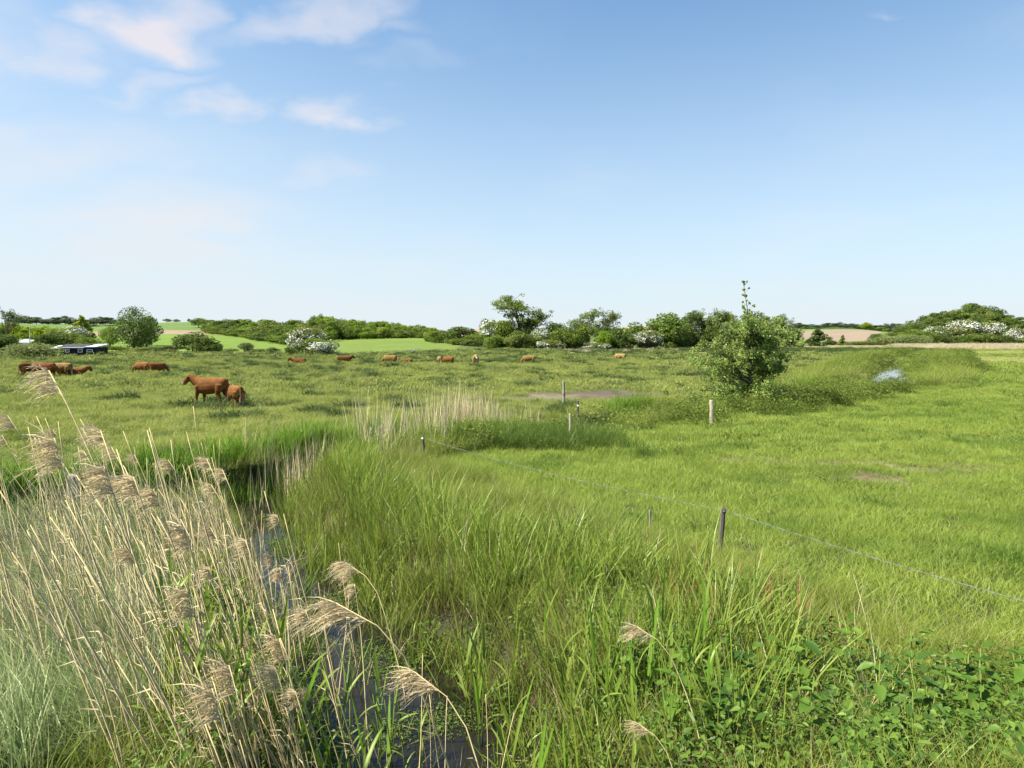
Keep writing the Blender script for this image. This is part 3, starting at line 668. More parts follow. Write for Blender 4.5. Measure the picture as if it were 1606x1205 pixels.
def proto_round(seed, n=3200, base=.14, top=1.0, nl=26, size=.042, wob=.34):
    r = np.random.default_rng(seed); lob = []
    for i in range(nl):
        a = r.random() * 6.283; v = r.random(); zz = base + (top - base) * (.12 + .80 * v); prof = math.sin(math.pi * min(1, (.13 + .80 * v)) ** .85)
        q = .5 * prof * math.sqrt(.25 + .75 * r.random()) * .72; s_ = (.10 + .09 * r.random()) * (.7 + .6 * prof)
        lob.append((q * math.cos(a), q * math.sin(a), zz, s_ * 1.05, s_ * 1.05, s_ * .8))
    A = Acc(); A.tube([(0, 0, -.03), (.01, 0, .12), (.0, .01, .3), (.01, 0, .6)], [.032, .025, .018, .006], 6)
    for i in range(7):
        x_, y_, z_ = lob[i * 3 % nl][:3]; zb = .14 + .05 * i; A.tube([(0, 0, zb), (x_ * .5, y_ * .5, (zb + z_) / 2), (x_, y_, z_)], [.014, .010, .004], 4)
    return A.mesh('trunk', MAT['bark'], True), lobes_crown(r, lob, n, size, 'crown')
def proto_airy(seed, n=3400, size=.024):
    """tall open crown: bare forked limbs, leaves gathered at the branch ends, sky between"""
    r = np.random.default_rng(seed); A = Acc(); ends = []
    A.tube([(0, 0, -.03), (.01, 0, .2), (-.01, .01, .42)], [.026, .021, .016], 6)
    for i in range(16):
        a = i * 2.4 + r.normal(0, .25); v = ((i * .618 + .1) % 1); up = .40 + .55 * v; q = (.42 * math.sqrt(max(.03, 1 - ((up - .64) / .36) ** 2))) * (.35 + .6 * r.random())
        zb = .14 + .35 * v * r.random(); m = (q * .35 * math.cos(a), q * .35 * math.sin(a), zb + (up - zb) * .55); e = (q * math.cos(a), q * math.sin(a), up)
        A.tube([(0, 0, zb), m, e], [.011, .007, .0025], 4); ends.append(e)
        for j in range(6):
            f = .3 + .7 * r.random(); b0 = np.array(m) + (np.array(e) - np.array(m)) * f
            e2 = b0 + np.array([r.normal(0, .07), r.normal(0, .07), r.normal(.03, .06)]); A.tube([b0, (b0 + e2) / 2 + (0, 0, .008), e2], [.004, .003, .0012], 3); ends.append(tuple(e2))
    lob = []
    for e in ends:
        s_ = .028 + .045 * r.random(); lob.append((e[0], e[1], min(e[2], .97), s_ * 1.1, s_ * 1.1, s_ * .9))
    return A.mesh('trunk', MAT['bark'], True), lobes_crown(r, lob, n, size, 'crown', shell=.6)
def proto_bush(seed, n=4600, size=.040, nl=20, fine=False, flat=1.0):
    """dome of foliage down to the ground on several stems"""
    r = np.random.default_rng(seed); lob = []
    for i in range(nl):
        a = r.random() * 6.283; q = .5 * math.sqrt(r.random()) * .78; hh = math.sqrt(max(0, 1 - (q / .5) ** 2)); zz = (.12 + .66 * r.random() * hh) if i % 3 else .72 * hh
        s_ = .13 + .08 * r.random() if not fine else .2 + .06 * r.random(); lob.append((q * math.cos(a), q * math.sin(a), zz * (.92 if not fine else .75), s_, s_, s_ * (1.0 if not fine else 1.1)))
    A = Acc()
    for i in range(6):
        a = i * 1.05; A.tube([(.03 * math.cos(a), .03 * math.sin(a), -.04), (.12 * math.cos(a), .12 * math.sin(a), .3), (.24 * math.cos(a), .24 * math.sin(a), .62)], [.02, .014, .005], 4)
    return A.mesh('trunk', MAT['bark'], True), lobes_crown(r, lob, n, size, 'crown', shell=.85 if fine else .75)
def proto_cone(seed, n=2400, size=.05):
    r = np.random.default_rng(seed); lob = []
    for i in range(26):
        zz = .10 + .84 * (i / 25); q = .36 * (1 - (i / 25) ** 1.4) * r.random() ** .4; a = r.random() * 6.283; s_ = .13 * (1 - .62 * i / 25)
        lob.append((q * math.cos(a), q * math.sin(a), zz, s_, s_, s_ * .9))
    A = Acc(); A.tube([(0, 0, -.03), (0, 0, .5), (0, 0, .95)], [.03, .018, .004], 6)
    return A.mesh('trunk', MAT['bark'], True), lobes_crown(r, lob, n, size, 'crown')
def proto_blossom(seed, trunk, crown, share=.5, n=2600, size=.026, low=False):
    """white may blossom lying in sprays over the crown"""
    r = np.random.default_rng(seed); co = np.empty(len(crown.vertices) * 3, np.float32); crown.vertices.foreach_get('co', co); co = co.reshape(-1, 4, 3).mean(1)
    rad = np.hypot(co[:, 0], co[:, 1]); patch = fbm(co[:, 0] * 4 + seed, co[:, 2] * 7 + co[:, 1] * 3, 2)
    ok = np.where((patch > .50) & ((co[:, 2] > .35) | low))[0]; pick = r.choice(ok, n)
    C = co[pick] * np.array([1.05, 1.05, 1.04]) + r.normal(0, .012, (n, 3)); d = C - np.array([0, 0, .35]); d /= np.linalg.norm(d, axis=1)[:, None]
    V, Q, tt = leaf_cards(r, C, d, size, r.random(n), .7)
    return np_mesh('blossom', V, [Q], MAT['blossom'], {'t': tt})

PROTO = {}; NORM = {}
PROTO['round'] = [proto_round(s_) for s_ in (1, 2, 3, 4)]
PROTO['wood'] = [proto_round(s_, n=2600, base=.02, size=.047, nl=22) for s_ in (11, 12, 13, 14)]
PROTO['big'] = [proto_round(21, n=7000, base=.05, nl=46, size=.026)]
PROTO['airy'] = [proto_airy(s_) for s_ in (31, 32, 33, 34)]
PROTO['bigairy'] = [proto_airy(35, n=6500, size=.018)]
PROTO['bush'] = [proto_bush(s_) for s_ in (41, 42, 43, 44)]
PROTO['willow'] = [proto_bush(s_, n=6000, size=.032, fine=True) for s_ in (51, 52)]
PROTO['cone'] = [proto_cone(s_) for s_ in (61, 62)]
PROTO['thorn'] = [proto_bush(s_, n=6000, size=.034) for s_ in (71, 72, 73)]
BLOS = [proto_blossom(80 + i, *p) for i, p in enumerate(PROTO['thorn'])]
BLOSLOW = [proto_blossom(90 + i, *p, n=2600, low=True) for i, p in enumerate(PROTO['thorn'])]

for _k, _v in PROTO.items():
    for _tr, _cr in _v:
        _c = np.empty(len(_cr.vertices) * 3, np.float32); _cr.vertices.foreach_get('co', _c); _c = _c.reshape(-1, 3)
        _w = np.mean(np.percentile(_c[:, :2], 99, axis=0) - np.percentile(_c[:, :2], 1, axis=0)); _h = np.percentile(_c[:, 2], 99.5)
        for _m in (_tr, _cr): _m.transform(Matrix.Diagonal((1 / _w, 1 / _w, 1 / _h, 1)))
        NORM[_cr.name] = (_w, _h)
for _i, (_tr, _cr) in enumerate(PROTO['thorn']):
    for _m in (BLOS[_i], BLOSLOW[_i]): _w, _h = NORM[_cr.name]; _m.transform(Matrix.Diagonal((1 / _w, 1 / _w, 1 / _h, 1)))
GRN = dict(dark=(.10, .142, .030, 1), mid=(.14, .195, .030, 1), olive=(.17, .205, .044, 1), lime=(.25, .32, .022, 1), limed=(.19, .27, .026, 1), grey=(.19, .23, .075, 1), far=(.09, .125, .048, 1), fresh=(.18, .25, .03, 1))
tree_i = 0
def tree(kind, px, w, top, Y, col, label, cat='tree', name=None, group=None, base=None, blossom=0, stretch=1.0):
    """a tree whose crown spans w picture columns and reaches picture row `top`, rooted in the ground Y metres out"""
    global tree_i; tree_i += 1
    P = PROTO[kind]; tr, cr = P[tree_i % len(P)]
    x_ = float(PX(px, Y)); zg = float(ground(x_, Y)) - .1
    if base is not None: zg = min(zg, float(ZY(base, Y)))
    h = float(ZY(top, Y)) - zg; ww = w / FPX * Y
    name = name or {'bush': 'bush', 'willow': 'willow_bush', 'thorn': 'hawthorn'}.get(kind, 'tree')
    root = empty(name, (x_, Y, zg), random.random() * 6.283); root.scale = (ww * stretch, ww * stretch, h)
    tag(root, label, cat, group)
    link('trunk', tr, root)
    c = link('crown', cr, root); v = random.uniform(.88, 1.12); q = GRN[col] if isinstance(col, str) else col; c.color = (q[0] * v * random.uniform(.95, 1.05), q[1] * v, q[2] * v, 1)
    if blossom: link('blossom', (BLOS if blossom == 1 else BLOSLOW)[tree_i % 3], root)
    return root
J = random.uniform

# left: garden round the black cabin
tree('willow', 52, 96, 539, 112, 'grey', 'rounded pale green willow bush left of the black cabin', 'bush')
tree('bush', 4, 60, 524, 165, 'dark', 'dark bush at the left edge beside the willow bush', 'bush')
tree('bush', -34, 70, 526, 160, 'dark', 'dark bush cut by the left edge of the view', 'bush')
tree('round', 70, 38, 524, 186, 'dark', 'dark bushy tree behind the willow bush', base=556)
tree('round', 86, 52, 517, 192, 'olive', 'broad olive tree rising behind the cabin roof', base=556)
tree('thorn', 117, 46, 513, 215, 'olive', 'hawthorn with greyish white blossom behind the cabin', 'hawthorn', blossom=1)
tree('round', 112, 48, 523, 198, 'mid', 'mid green tree just above the cabin roof', base=556)
tree('round', 139, 40, 530, 181, 'mid', 'low green tree above the pale end of the cabin roof', base=556)
tree('bush', 160, 30, 541, 171, 'mid', 'small bush at the right end of the cabin', 'bush')
for px, t in ((-20, 511), (2, 510), (22, 509), (46, 513), (70, 512), (92, 514)):
    tree('round', px, 36, t, 252, 'lime', 'yellow green tree in the sunny row behind the cabin garden', group='yellow green trees in a row behind the garden')
tree('airy', 11, 30, 484, 240, 'dark', 'thin half bare tree sticking up at the left edge', base=550)
tree('cone', 127, 36, 496, 300, 'lime', 'pointed bright yellow green tree in front of the skyline hedge')
tree('round', 171, 24, 511, 184, 'limed', 'young lime green tree with a bare leaning trunk left of the big tree')
tree('big', 209, 66, 483, 176, 'dark', 'big spreading dark green tree left of the bright field')
tree('round', 235, 32, 497, 232, 'dark', 'dark tree half hidden behind the big spreading tree')
for px, w, t, cc, lb in ((190, 34, 543, 'mid', 'low bush under the left side of the big tree'), (216, 42, 546, 'olive', 'low bush at the foot of the big tree'), (246, 44, 543, 'grey', 'grey green bush between the big tree and the round bush'), (270, 40, 542, 'grey', 'grey green bush left of the round dark bush')):
    tree('bush', px, w, t, 168, cc, lb, 'bush')
tree('bush', 308, 58, 521, 160, 'dark', 'round dark bush standing before the bright green field', 'bush')
tree('bush', 333, 26, 537, 161, 'dark', 'small dark bush leaning on the round dark bush', 'bush')
for px, w, t, lb in ((362, 26, 547, 'low grey scrub right of the round dark bush'), (385, 24, 538, 'small grey green bush at the foot of the bright field'), (407, 30, 547, 'low grey scrub in the middle of the field edge'), (430, 24, 545, 'small grey scrub at the right end of the field edge')):
    tree('bush', px, w, t, 172, 'grey', lb, 'bush')
tree('round', 312, 26, 499, 470, 'mid', 'round tree on the hillside above the bright field')
tree('round', 378, 20, 501, 520, 'dark', 'single tree on the skyline left of the wood')
tree('round', 296, 5, 500, 615, 'dark', 'tiny lone tree on the bare skyline')
# skyline hedges
for i, px in enumerate(range(30, 196, 9)):
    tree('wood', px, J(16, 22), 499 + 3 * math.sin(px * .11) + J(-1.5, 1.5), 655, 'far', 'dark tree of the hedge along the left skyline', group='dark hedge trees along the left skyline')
for i, px in enumerate(range(138, 300, 9)):
    tree('wood', px, J(15, 20), 511 + J(-2, 2), 560, 'far', 'bush of the hedge across the left hillside', 'bush', 'hedge_bush', 'hedge bushes across the left hillside')
for px, t in ((262, 500), (276, 501)): tree('round', px, 11, t, 600, 'mid', 'pale round tree on the left skyline beside the big tree', group='pale trees on the left skyline')
# slanting hedge and the long wood
for nm, rw, Ya, Yb, ta, tb, cols in (('back', 'back', 425, 350, 503, 505, ['mid', 'dark', 'fresh']), ('third', 'third', 405, 305, 506, 510, ['mid', 'dark', 'olive']), ('second', 'second', 388, 268, 510, 518, ['mid', 'fresh', 'olive', 'dark']), ('front', 'front', 372, 232, 515, 529, ['dark', 'mid', 'olive'])):
    for px in range(332, 490, 11):
        f = (px - 332) / 155; cc = random.choice(cols); cw = dict(dark='dark green', mid='mid green', fresh='fresh green', olive='olive green')[cc]; sec = 'left half' if px < 410 else 'right half'
        tree('wood', px + J(-3, 3), J(22, 32) * (1 + .5 * f), ta + (tb - ta) * f + J(-3, 2), Ya + (Yb - Ya) * f, cc, f'{cw} tree, {rw} row of the slanting belt above the bright field, {sec}', group=f'{cw} trees, {rw} row of the slanting belt, {sec}')
CWORD = dict(dark='dark green', mid='mid green', fresh='fresh green', olive='olive green', lime='yellow green', limed='lime green')
WX, WT = (470, 490, 505, 540, 570, 600, 620, 640, 665, 690), (503, 497, 497, 501, 504, 505, 507, 510, 514, 517)
for row, (Y0, dt) in enumerate(((300, 13), (312, 7), (330, 2), (350, 0))):
    for px in range(484 + row * 3, 690, 10):
        cc = random.choice(['limed', 'fresh', 'mid', 'lime'] if row > 1 else ['mid', 'fresh', 'olive', 'mid']); cw = CWORD[cc]; sec = ('left part', 'middle', 'right part')[min(2, (px - 484) // 69)]; rw = ('front', 'second', 'third', 'back')[row]
        tree('wood', px + J(-3, 3), J(19, 27), np.interp(px, WX, WT) + dt * (1 - .3 * (px > 600)) + J(-3, 2), Y0 + J(-4, 4) - (px < 520) * 20, cc,
             f'{cw} tree in the {rw} row of the long wood, {sec}', group=f'{cw} trees, {rw} row of the long wood, {sec}')
tree('thorn', 484, 56, 515, 140, 'olive', 'upper hawthorn covered in white blossom left of the wood', 'hawthorn', blossom=2, base=548)
tree('thorn', 498, 64, 532, 128, 'mid', 'lower wide hawthorn with white blossom casting a shadow', 'hawthorn', blossom=2)
tree('bush', 458, 22, 543, 135, 'dark', 'small dark bush left of the white hawthorns', 'bush')
# middle copse
for px, w, t, Y, k, cc, lb in (
    (672, 26, 520, 250, 'bush', 'fresh', 'leftmost low bush of the middle copse'), (692, 40, 519, 236, 'bush', 'mid', 'low round bush at the left end of the copse'), (724, 46, 513, 226, 'bush', 'dark', 'dark bush in the left part of the copse'),
    (748, 36, 521, 215, 'bush', 'mid', 'mid green bush left of the tall open tree'), (716, 40, 531, 214, 'bush', 'mid', 'low front bush at the left of the copse'), (742, 34, 534, 206, 'bush', 'dark', 'low dark front bush left of the copse middle'),
    (792, 54, 503, 203, 'bush', 'mid', 'large bush at the foot of the tall open tree'), (812, 44, 520, 196, 'bush', 'olive', 'olive front bush below the tall open tree'), (784, 44, 526, 197, 'bush', 'mid', 'front bush right of the blossoming thorn'),
    (838, 44, 515, 203, 'bush', 'mid', 'bush right of the tall open tree'), (873, 44, 508, 206, 'round', 'dark', 'dark tree between the tall tree and the forked pair'), (886, 50, 516, 198, 'bush', 'mid', 'dense green bush left of the forked pair'),
    (908, 48, 510, 200, 'bush', 'mid', 'dense bush under the forked pair'), (958, 54, 513, 200, 'bush', 'dark', 'dark bush right of the forked pair'), (948, 26, 520, 194, 'bush', 'limed', 'small lime green bush in the middle of the copse'),
    (988, 58, 507, 204, 'bush', 'mid', 'broad green bush left of the right hand hawthorn'), (975, 44, 524, 197, 'bush', 'dark', 'low dark bush at the front of the copse'), (1046, 66, 492, 208, 'round', 'mid', 'broad rounded tree at the right of the copse'),
    (1036, 40, 524, 203, 'bush', 'mid', 'front bush beside the right hand hawthorn'), (1066, 40, 530, 208, 'bush', 'dark', 'dark front bush left of the open tree row')):
    tree(k, px, w, t, Y, cc, lb, 'tree' if k == 'round' else 'bush')
tree('bigairy', 816, 84, 463, 208, 'mid', 'tallest open crowned tree of the copse with sky showing through')
tree('airy', 921, 58, 486, 206, 'mid', 'left tree of the forked pair in the copse')
tree('airy', 947, 44, 486, 208, 'olive', 'right tree of the forked pair in the copse')
tree('thorn', 768, 38, 502, 206, 'mid', 'tall hawthorn with white blossom left of the tall open tree', 'hawthorn', blossom=1)
tree('thorn', 848, 30, 515, 199, 'mid', 'narrow hawthorn thick with white blossom right of the tall tree', 'hawthorn', blossom=2)
tree('thorn', 862, 40, 533, 194, 'olive', 'low spreading hawthorn with thin blossom at the copse front', 'hawthorn', blossom=2)
tree('thorn', 937, 44, 537, 193, 'olive', 'very low hawthorn with blossom under the forked pair', 'hawthorn', blossom=2)
tree('thorn', 1018, 44, 519, 198, 'olive', 'white blossoming hawthorn at the right of the copse', 'hawthorn', blossom=2)
for i, (px, t) in enumerate(((1072, 490), (1086, 489), (1102, 486), (1118, 487), (1133, 489), (1150, 490), (1168, 493), (1188, 491), (1206, 490), (1224, 493), (1238, 500))):
    tree('airy', px, J(34, 44), t, 228 + J(-6, 6), random.choice(['olive', 'mid', 'dark']), 'slender tree of the open row behind the lone shrub', group='slender trees in the open row behind the lone shrub')
for i, px in enumerate(range(1074, 1250, 17)):
    tree('bush', px, J(26, 34), 521 + J(-4, 3), 222, 'dark', 'dark undergrowth bush below the open tree row', 'bush', group='dark undergrowth bushes below the open tree row')
# right: hill fields, low willows and the wooded mound
tree('cone', 1283, 36, 517, 305, 'dark', 'dark pyramid shaped tree at the edge of the tan field')
tree('bush', 1303, 16, 532, 300, 'dark', 'small dark bush right of the pyramid shaped tree', 'bush')
tree('cone', 1322, 13, 526, 300, 'mid', 'small pointed tree in front of the tan field')
for i, px in enumerate(range(1246, 1412, 9)):
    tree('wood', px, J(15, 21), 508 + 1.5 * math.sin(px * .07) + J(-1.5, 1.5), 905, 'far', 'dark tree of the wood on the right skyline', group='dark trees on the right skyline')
for i, px in enumerate(range(1250, 1400, 12)):
    tree('wood', px, J(15, 20), 514 + J(-1.5, 1.5), 800, random.choice(['mid', 'far', 'fresh']), 'greener tree below the right skyline wood', group='greener trees below the right skyline')
tree('round', 1359, 18, 506, 760, 'lime', 'bright yellow green tree below the right skyline wood')
tree('bush', 1374, 28, 524, 310, 'dark', 'dark bush left of the low grey willows', 'bush')
tree('willow', 1400, 56, 527, 300, 'grey', 'left one of the two low grey green willow domes', 'bush')
tree('willow', 1432, 52, 526, 292, 'grey', 'right one of the two low grey green willow domes', 'bush')
tree('bush', 1352, 60, 536, 300, 'olive', 'low flat scrub in front of the tan field', 'bush')
MX, MT = (1400, 1412, 1440, 1465, 1490, 1510, 1525, 1550, 1575, 1606, 1640, 1700), (518, 514, 502, 492, 486, 481, 478, 482, 491, 502, 506, 508)
for row, (Y0, dt) in enumerate(((360, 30), (385, 22), (410, 14), (432, 7), (455, 0))):
    for px in range(1404 + row * 4, 1680, 15):
        cc = random.choice(['dark', 'dark', 'mid', 'olive']); rw = ('front', 'second', 'third', 'fourth', 'topmost')[row]; sec = 'left slope' if px < 1490 else 'crown of the mound' if px < 1570 else 'right slope'
        t = np.interp(px, MX, MT) + dt * np.interp(px, (1400, 1470, 1640), (.25, 1, .9)) + J(-3, 2)
        tree('wood', px + J(-4, 4), J(26, 36), t, Y0 + J(-5, 5), cc, f'{CWORD[cc]} tree in the {rw} row of the mound wood, {sec}', group=f'{CWORD[cc]} trees, {rw} row of the mound wood, {sec}')
for px, w, t, lb in ((1466, 36, 513, 'leftmost blossoming hawthorn below the wooded mound'), (1512, 52, 503, 'wide blossoming hawthorn in the middle of the mound edge'), (1550, 46, 505, 'creamy white hawthorn right of the widest one'), (1598, 36, 516, 'rightmost white hawthorn at the right edge of the view')):
    tree('thorn', px, w, t, 315, 'olive', lb, 'hawthorn', blossom=1 if px < 1500 else 2)
for px, w, t, cc, lb in ((1446, 40, 520, 'mid', 'bush left of the leftmost mound hawthorn'), (1486, 40, 524, 'dark', 'dark bush between the first two mound hawthorns'), (1512, 44, 526, 'mid', 'bush below the wide mound hawthorn'), (1540, 44, 523, 'olive', 'olive bush below the creamy hawthorn'), (1570, 36, 527, 'dark', 'dark bush left of the rightmost hawthorn'), (1628, 40, 522, 'mid', 'bush at the right edge beside the last hawthorn')):
    tree('bush', px, w, t, 302, cc, lb, 'bush')
tree('thorn', 648, 16, 548, 148, 'grey', 'small whitish blossoming shrub on the rise behind the cattle', 'shrub', 'flowering_shrub', blossom=2)
tree('thorn', 628, 20, 550, 155, 'grey', 'very low whitish shrub left of the small blossoming one', 'shrub', 'flowering_shrub', blossom=2)

# ------------------------------------------------------------------ the lone shrub by the stream (near enough to show leaves)
def lone_shrub():
    r = np.random.default_rng(5); Y = 32.6; x0 = float(PX(1176, Y)); zg = -.15
    root = empty('shrub', (x0, Y, zg)); tag(root, 'leafy lone shrub with a thin bare leader standing by the stream', 'shrub')
    A = Acc(); Lf = []
    A.tube([(0, 0, -.3), (.03, 0, 1.2), (-.02, .02, 2.6), (-.03, .0, 4.2), (-.16, 0, 5.2), (-.34, 0, 6.25)], [.075, .06, .045, .028, .016, .005], 6)
    clusters = []
    for i in range(84):
        v = (i + .5) / 84; a = i * 2.39996 + r.normal(0, .3); zb = .12 + 3.7 * v ** 1.08
        prof = np.interp(v, (0, .15, .35, .6, .85, 1), (2.3, 2.8, 2.35, 2.2, 2.1, 1.25)); q = prof * (.42 + .66 * r.random())
        if math.cos(a) < -.3 and v < .4: q *= 1.25
        if i % 5 == 0: q *= 1.16
        ox = np.interp(v, (0, .3, .6, 1), (-.35, -.55, .05, .30)); e = np.array([q * math.cos(a) + ox, q * math.sin(a), zb + q * (.18 + .40 * r.random()) - .3 * (v < .25)]); m = e * .5 + np.array([0, 0, zb * .5 + .12])
        A.tube([(0, 0, zb), m, e], [.025, .016, .006], 4)
        for j in range(9):
            f = .28 + .78 * r.random(); p = np.array([0, 0, zb]) * (1 - f) ** 2 + 2 * m * f * (1 - f) + e * f * f + r.normal(0, .17, 3) * np.array([1, 1, .7]); clusters.append((p, .11 + .15 * r.random()))
    for k in range(20):
        v = r.random(); zz = 4.5 + 1.75 * v; clusters.append((np.array([-.1 - .2 * v + r.normal(0, .30 * (1.1 - v)), r.normal(0, .2), zz]), .035 + .05 * r.random()))
        c = clusters[-1][0]; A.tube([(-.06 - .22 * v, 0, zz - .2), c], [.008, .003], 3)
    C = []; D = []; T = []
    for c, s_ in clusters:
        n = int(250 * s_) + 4; d = r.normal(0, 1, (n, 3)); d /= np.linalg.norm(d, axis=1)[:, None]; C.append(c + d * s_ * (.35 + .75 * r.random((n, 1)))); D.append(d * .5 + np.array([0, 0, .6])); T.append(np.full(n, r.random() * .6) + .4 * r.random(n))
    C = np.concatenate(C); D = np.concatenate(D); T = np.concatenate(T); k = C[:, 2] > .15; C, D, T = C[k], D[k], T[k]
    V, Q, tt = leaf_cards(r, C, D / np.linalg.norm(D, axis=1)[:, None], .078, T, .5)
    link('trunk', A.mesh('trunk', MAT['bark'], True), root)
    c = link('crown', np_mesh('crown', V, [Q], MAT['leaf'], {'t': tt}), root); c.color = (.225, .295, .07, 1)
lone_shrub()

# ------------------------------------------------------------------ cattle
def cow_body(pose):
    """torso, neck, head, legs and tail grown together into one continuous skin"""
    A = Acc(); lie = pose == 'lie'; dz = -.52 if lie else 0
    def loft(sec, n=14):      # rings of (x, y, z, half width, half height) across the body axis
        V = []; F = []
        for x, y, z, w, h in sec:
            for k in range(n): th = 2 * math.pi * k / n; V.append((x, y + w * math.cos(th), z + h * math.sin(th) * (1 if math.sin(th) < 0 else .96)))
        for i in range(len(sec) - 1):
            for k in range(n): F.append((i * n + k, i * n + (k + 1) % n, (i + 1) * n + (k + 1) % n, (i + 1) * n + k))
        m = len(sec); T = [(0, k + 1, k) for k in range(1, n - 1)] + [((m - 1) * n, (m - 1) * n + k, (m - 1) * n + k + 1) for k in range(1, n - 1)]
        A.add(V, F, T)
    loft([(x, 0, z + dz, w, h) for x, z, w, h in ((-1.02, 1.16, .09, .14), (-.97, 1.13, .19, .25), (-.84, 1.10, .27, .32), (-.52, 1.05, .30, .37), (-.12, 1.00, .35, .43), (.24, .98, .35, .44), (.50, 1.01, .30, .42), (.70, 1.07, .21, .33), (.82, 1.12, .10, .18))])
    head = {'stand': [(.58, 0, 1.12, .30), (.80, .05, 1.22, .245), (.98, .12, 1.36, .185), (1.07, .17, 1.39, .165), (1.16, .24, 1.28, .145), (1.26, .31, 1.13, .115), (1.31, .34, 1.06, .10)],
            'graze': [(.58, 0, 1.06, .27), (.84, .01, .92, .20), (1.02, .02, .72, .155), (1.10, .03, .60, .14), (1.15, .04, .44, .118), (1.20, .06, .25, .088), (1.21, .06, .17, .078)],
            'suck': [(.58, 0, 1.10, .27), (.82, 0, 1.10, .20), (1.02, 0, 1.08, .155), (1.13, 0, 1.07, .14), (1.26, 0, 1.06, .118), (1.42, 0, 1.10, .088), (1.49, 0, 1.12, .075)]}
    head = head['stand' if lie else pose]; head = [(a, b, c + dz, r) for a, b, c, r in head]
    A.tube([q[:3] for q in head], [q[3] for q in head], 12)
    def limb(pts): A.tube([q[:3] for q in pts], [q[3] for q in pts], 10)
    for s_, st in ((1, .07), (-1, -.06)):
        if lie:
            limb([(.50, .22 * s_, .42, .15), (.66, .27 * s_, .14, .085), (.46, .29 * s_, .07, .055), (.36, .29 * s_, .06, .05)])
            limb([(-.62, .24 * s_, .45, .24), (-.36, .36 * s_, .22, .14), (-.30, .40 * s_, .10, .07), (-.62, .40 * s_, .07, .055)])
        else:
            limb([(.54, .17 * s_, .98, .17), (.54 + st * .5, .19 * s_, .68, .115), (.55 + st, .19 * s_, .45, .074), (.56 + st, .18 * s_, .24, .052), (.57 + st, .18 * s_, .10, .054), (.60 + st, .18 * s_, .0, .066)])
            limb([(-.74, .15 * s_, 1.06, .23), (-.73 + st * .4, .19 * s_, .80, .18), (-.69 + st, .20 * s_, .62, .12), (-.84 + st, .19 * s_, .44, .078), (-.83 + st, .18 * s_, .22, .055), (-.81 + st, .18 * s_, .10, .056), (-.78 + st, .18 * s_, .0, .066)])
    limb([(-.98, 0, 1.32 + dz, .05), (-1.07, 0, 1.12 + dz, .042), (-1.09, .01, max(.3, .80 + dz), .036), (-1.08, .03, max(.16, .56 + dz), .05), (-1.07, .03, max(.07, .40 + dz), .03)])
    src = np_mesh('cow_shape', np.concatenate(A.V), [np.concatenate(A.Q), np.concatenate(A.T)])
    o = bpy.data.objects.new('cow_shape', src); COL.objects.link(o)
    m = o.modifiers.new('grow', 'REMESH'); m.mode = 'VOXEL'; m.voxel_size = .027
    m2 = o.modifiers.new('soften', 'SMOOTH'); m2.iterations = 4; m2.factor = .5
    dg = bpy.context.evaluated_depsgraph_get(); me = bpy.data.meshes.new_from_object(o.evaluated_get(dg)); me.name = 'cow_body'
    bpy.data.objects.remove(o); bpy.data.meshes.remove(src)
    head = [(a, b, c - dz, r, r) for a, b, c, r in head[2:]]; tz = dz
    co = np.empty(len(me.vertices) * 3, np.float32); me.vertices.foreach_get('co', co); co = co.reshape(-1, 3); x_, y_, z_ = co.T
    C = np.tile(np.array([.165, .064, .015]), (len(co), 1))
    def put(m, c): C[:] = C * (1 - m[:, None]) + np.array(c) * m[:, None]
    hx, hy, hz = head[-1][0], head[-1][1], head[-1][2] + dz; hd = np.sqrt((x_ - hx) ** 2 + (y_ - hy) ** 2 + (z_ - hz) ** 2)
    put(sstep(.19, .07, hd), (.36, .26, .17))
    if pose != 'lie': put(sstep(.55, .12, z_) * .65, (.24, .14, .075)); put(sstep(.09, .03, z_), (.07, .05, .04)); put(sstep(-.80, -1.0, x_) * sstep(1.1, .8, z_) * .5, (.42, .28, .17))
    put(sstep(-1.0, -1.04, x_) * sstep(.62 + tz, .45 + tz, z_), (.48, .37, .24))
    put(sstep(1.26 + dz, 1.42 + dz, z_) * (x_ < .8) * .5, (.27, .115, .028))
    at = me.attributes.new('col', 'FLOAT_COLOR', 'POINT'); at.data.foreach_set('color', np.concatenate([C, np.ones((len(C), 1))], 1).astype(np.float32).ravel())
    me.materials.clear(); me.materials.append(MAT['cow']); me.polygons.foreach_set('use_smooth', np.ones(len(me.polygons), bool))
    poll = np.array([head[1][0], head[1][1], head[1][2] + dz])
    return me, poll
def ear_mesh():
    V = []; 
    for t, w in ((0, .02), (.35, .055), (.7, .05), (1, .008)):
        for k in range(6): a = k * 1.047; V.append((.03 * math.cos(a) * w / .05, t * .20, w * math.sin(a)))
    F = [(i * 6 + k, i * 6 + (k + 1) % 6, (i + 1) * 6 + (k + 1) % 6, (i + 1) * 6 + k) for i in range(3) for k in range(6)]
    me = np_mesh('ear', V, [np.array(F)], MAT['cow'], {'col': np.tile(np.array([.13, .048, .018]), (len(V), 1))}, True); return me
EAR = ear_mesh()
COWS = {p: cow_body(p) for p in ('stand', 'graze', 'lie', 'suck')}
def udder_mesh():
    A = Acc(); A.tube([(0, 0, .13), (0, 0, .06), (0, 0, -.02), (0, 0, -.06)], [.08, .12, .11, .05], 8)
    for s_ in (-1, 1):
        for q in (-1, 1): A.tube([(.05 * q, .05 * s_, -.04), (.05 * q, .055 * s_, -.12)], [.016, .011], 5)
    return A.mesh('udder', bpy.data.materials.get('udder_skin') or plain('udder_skin', (.48, .30, .22), (.56, .38, .29), 8), True)
UDDER = udder_mesh()
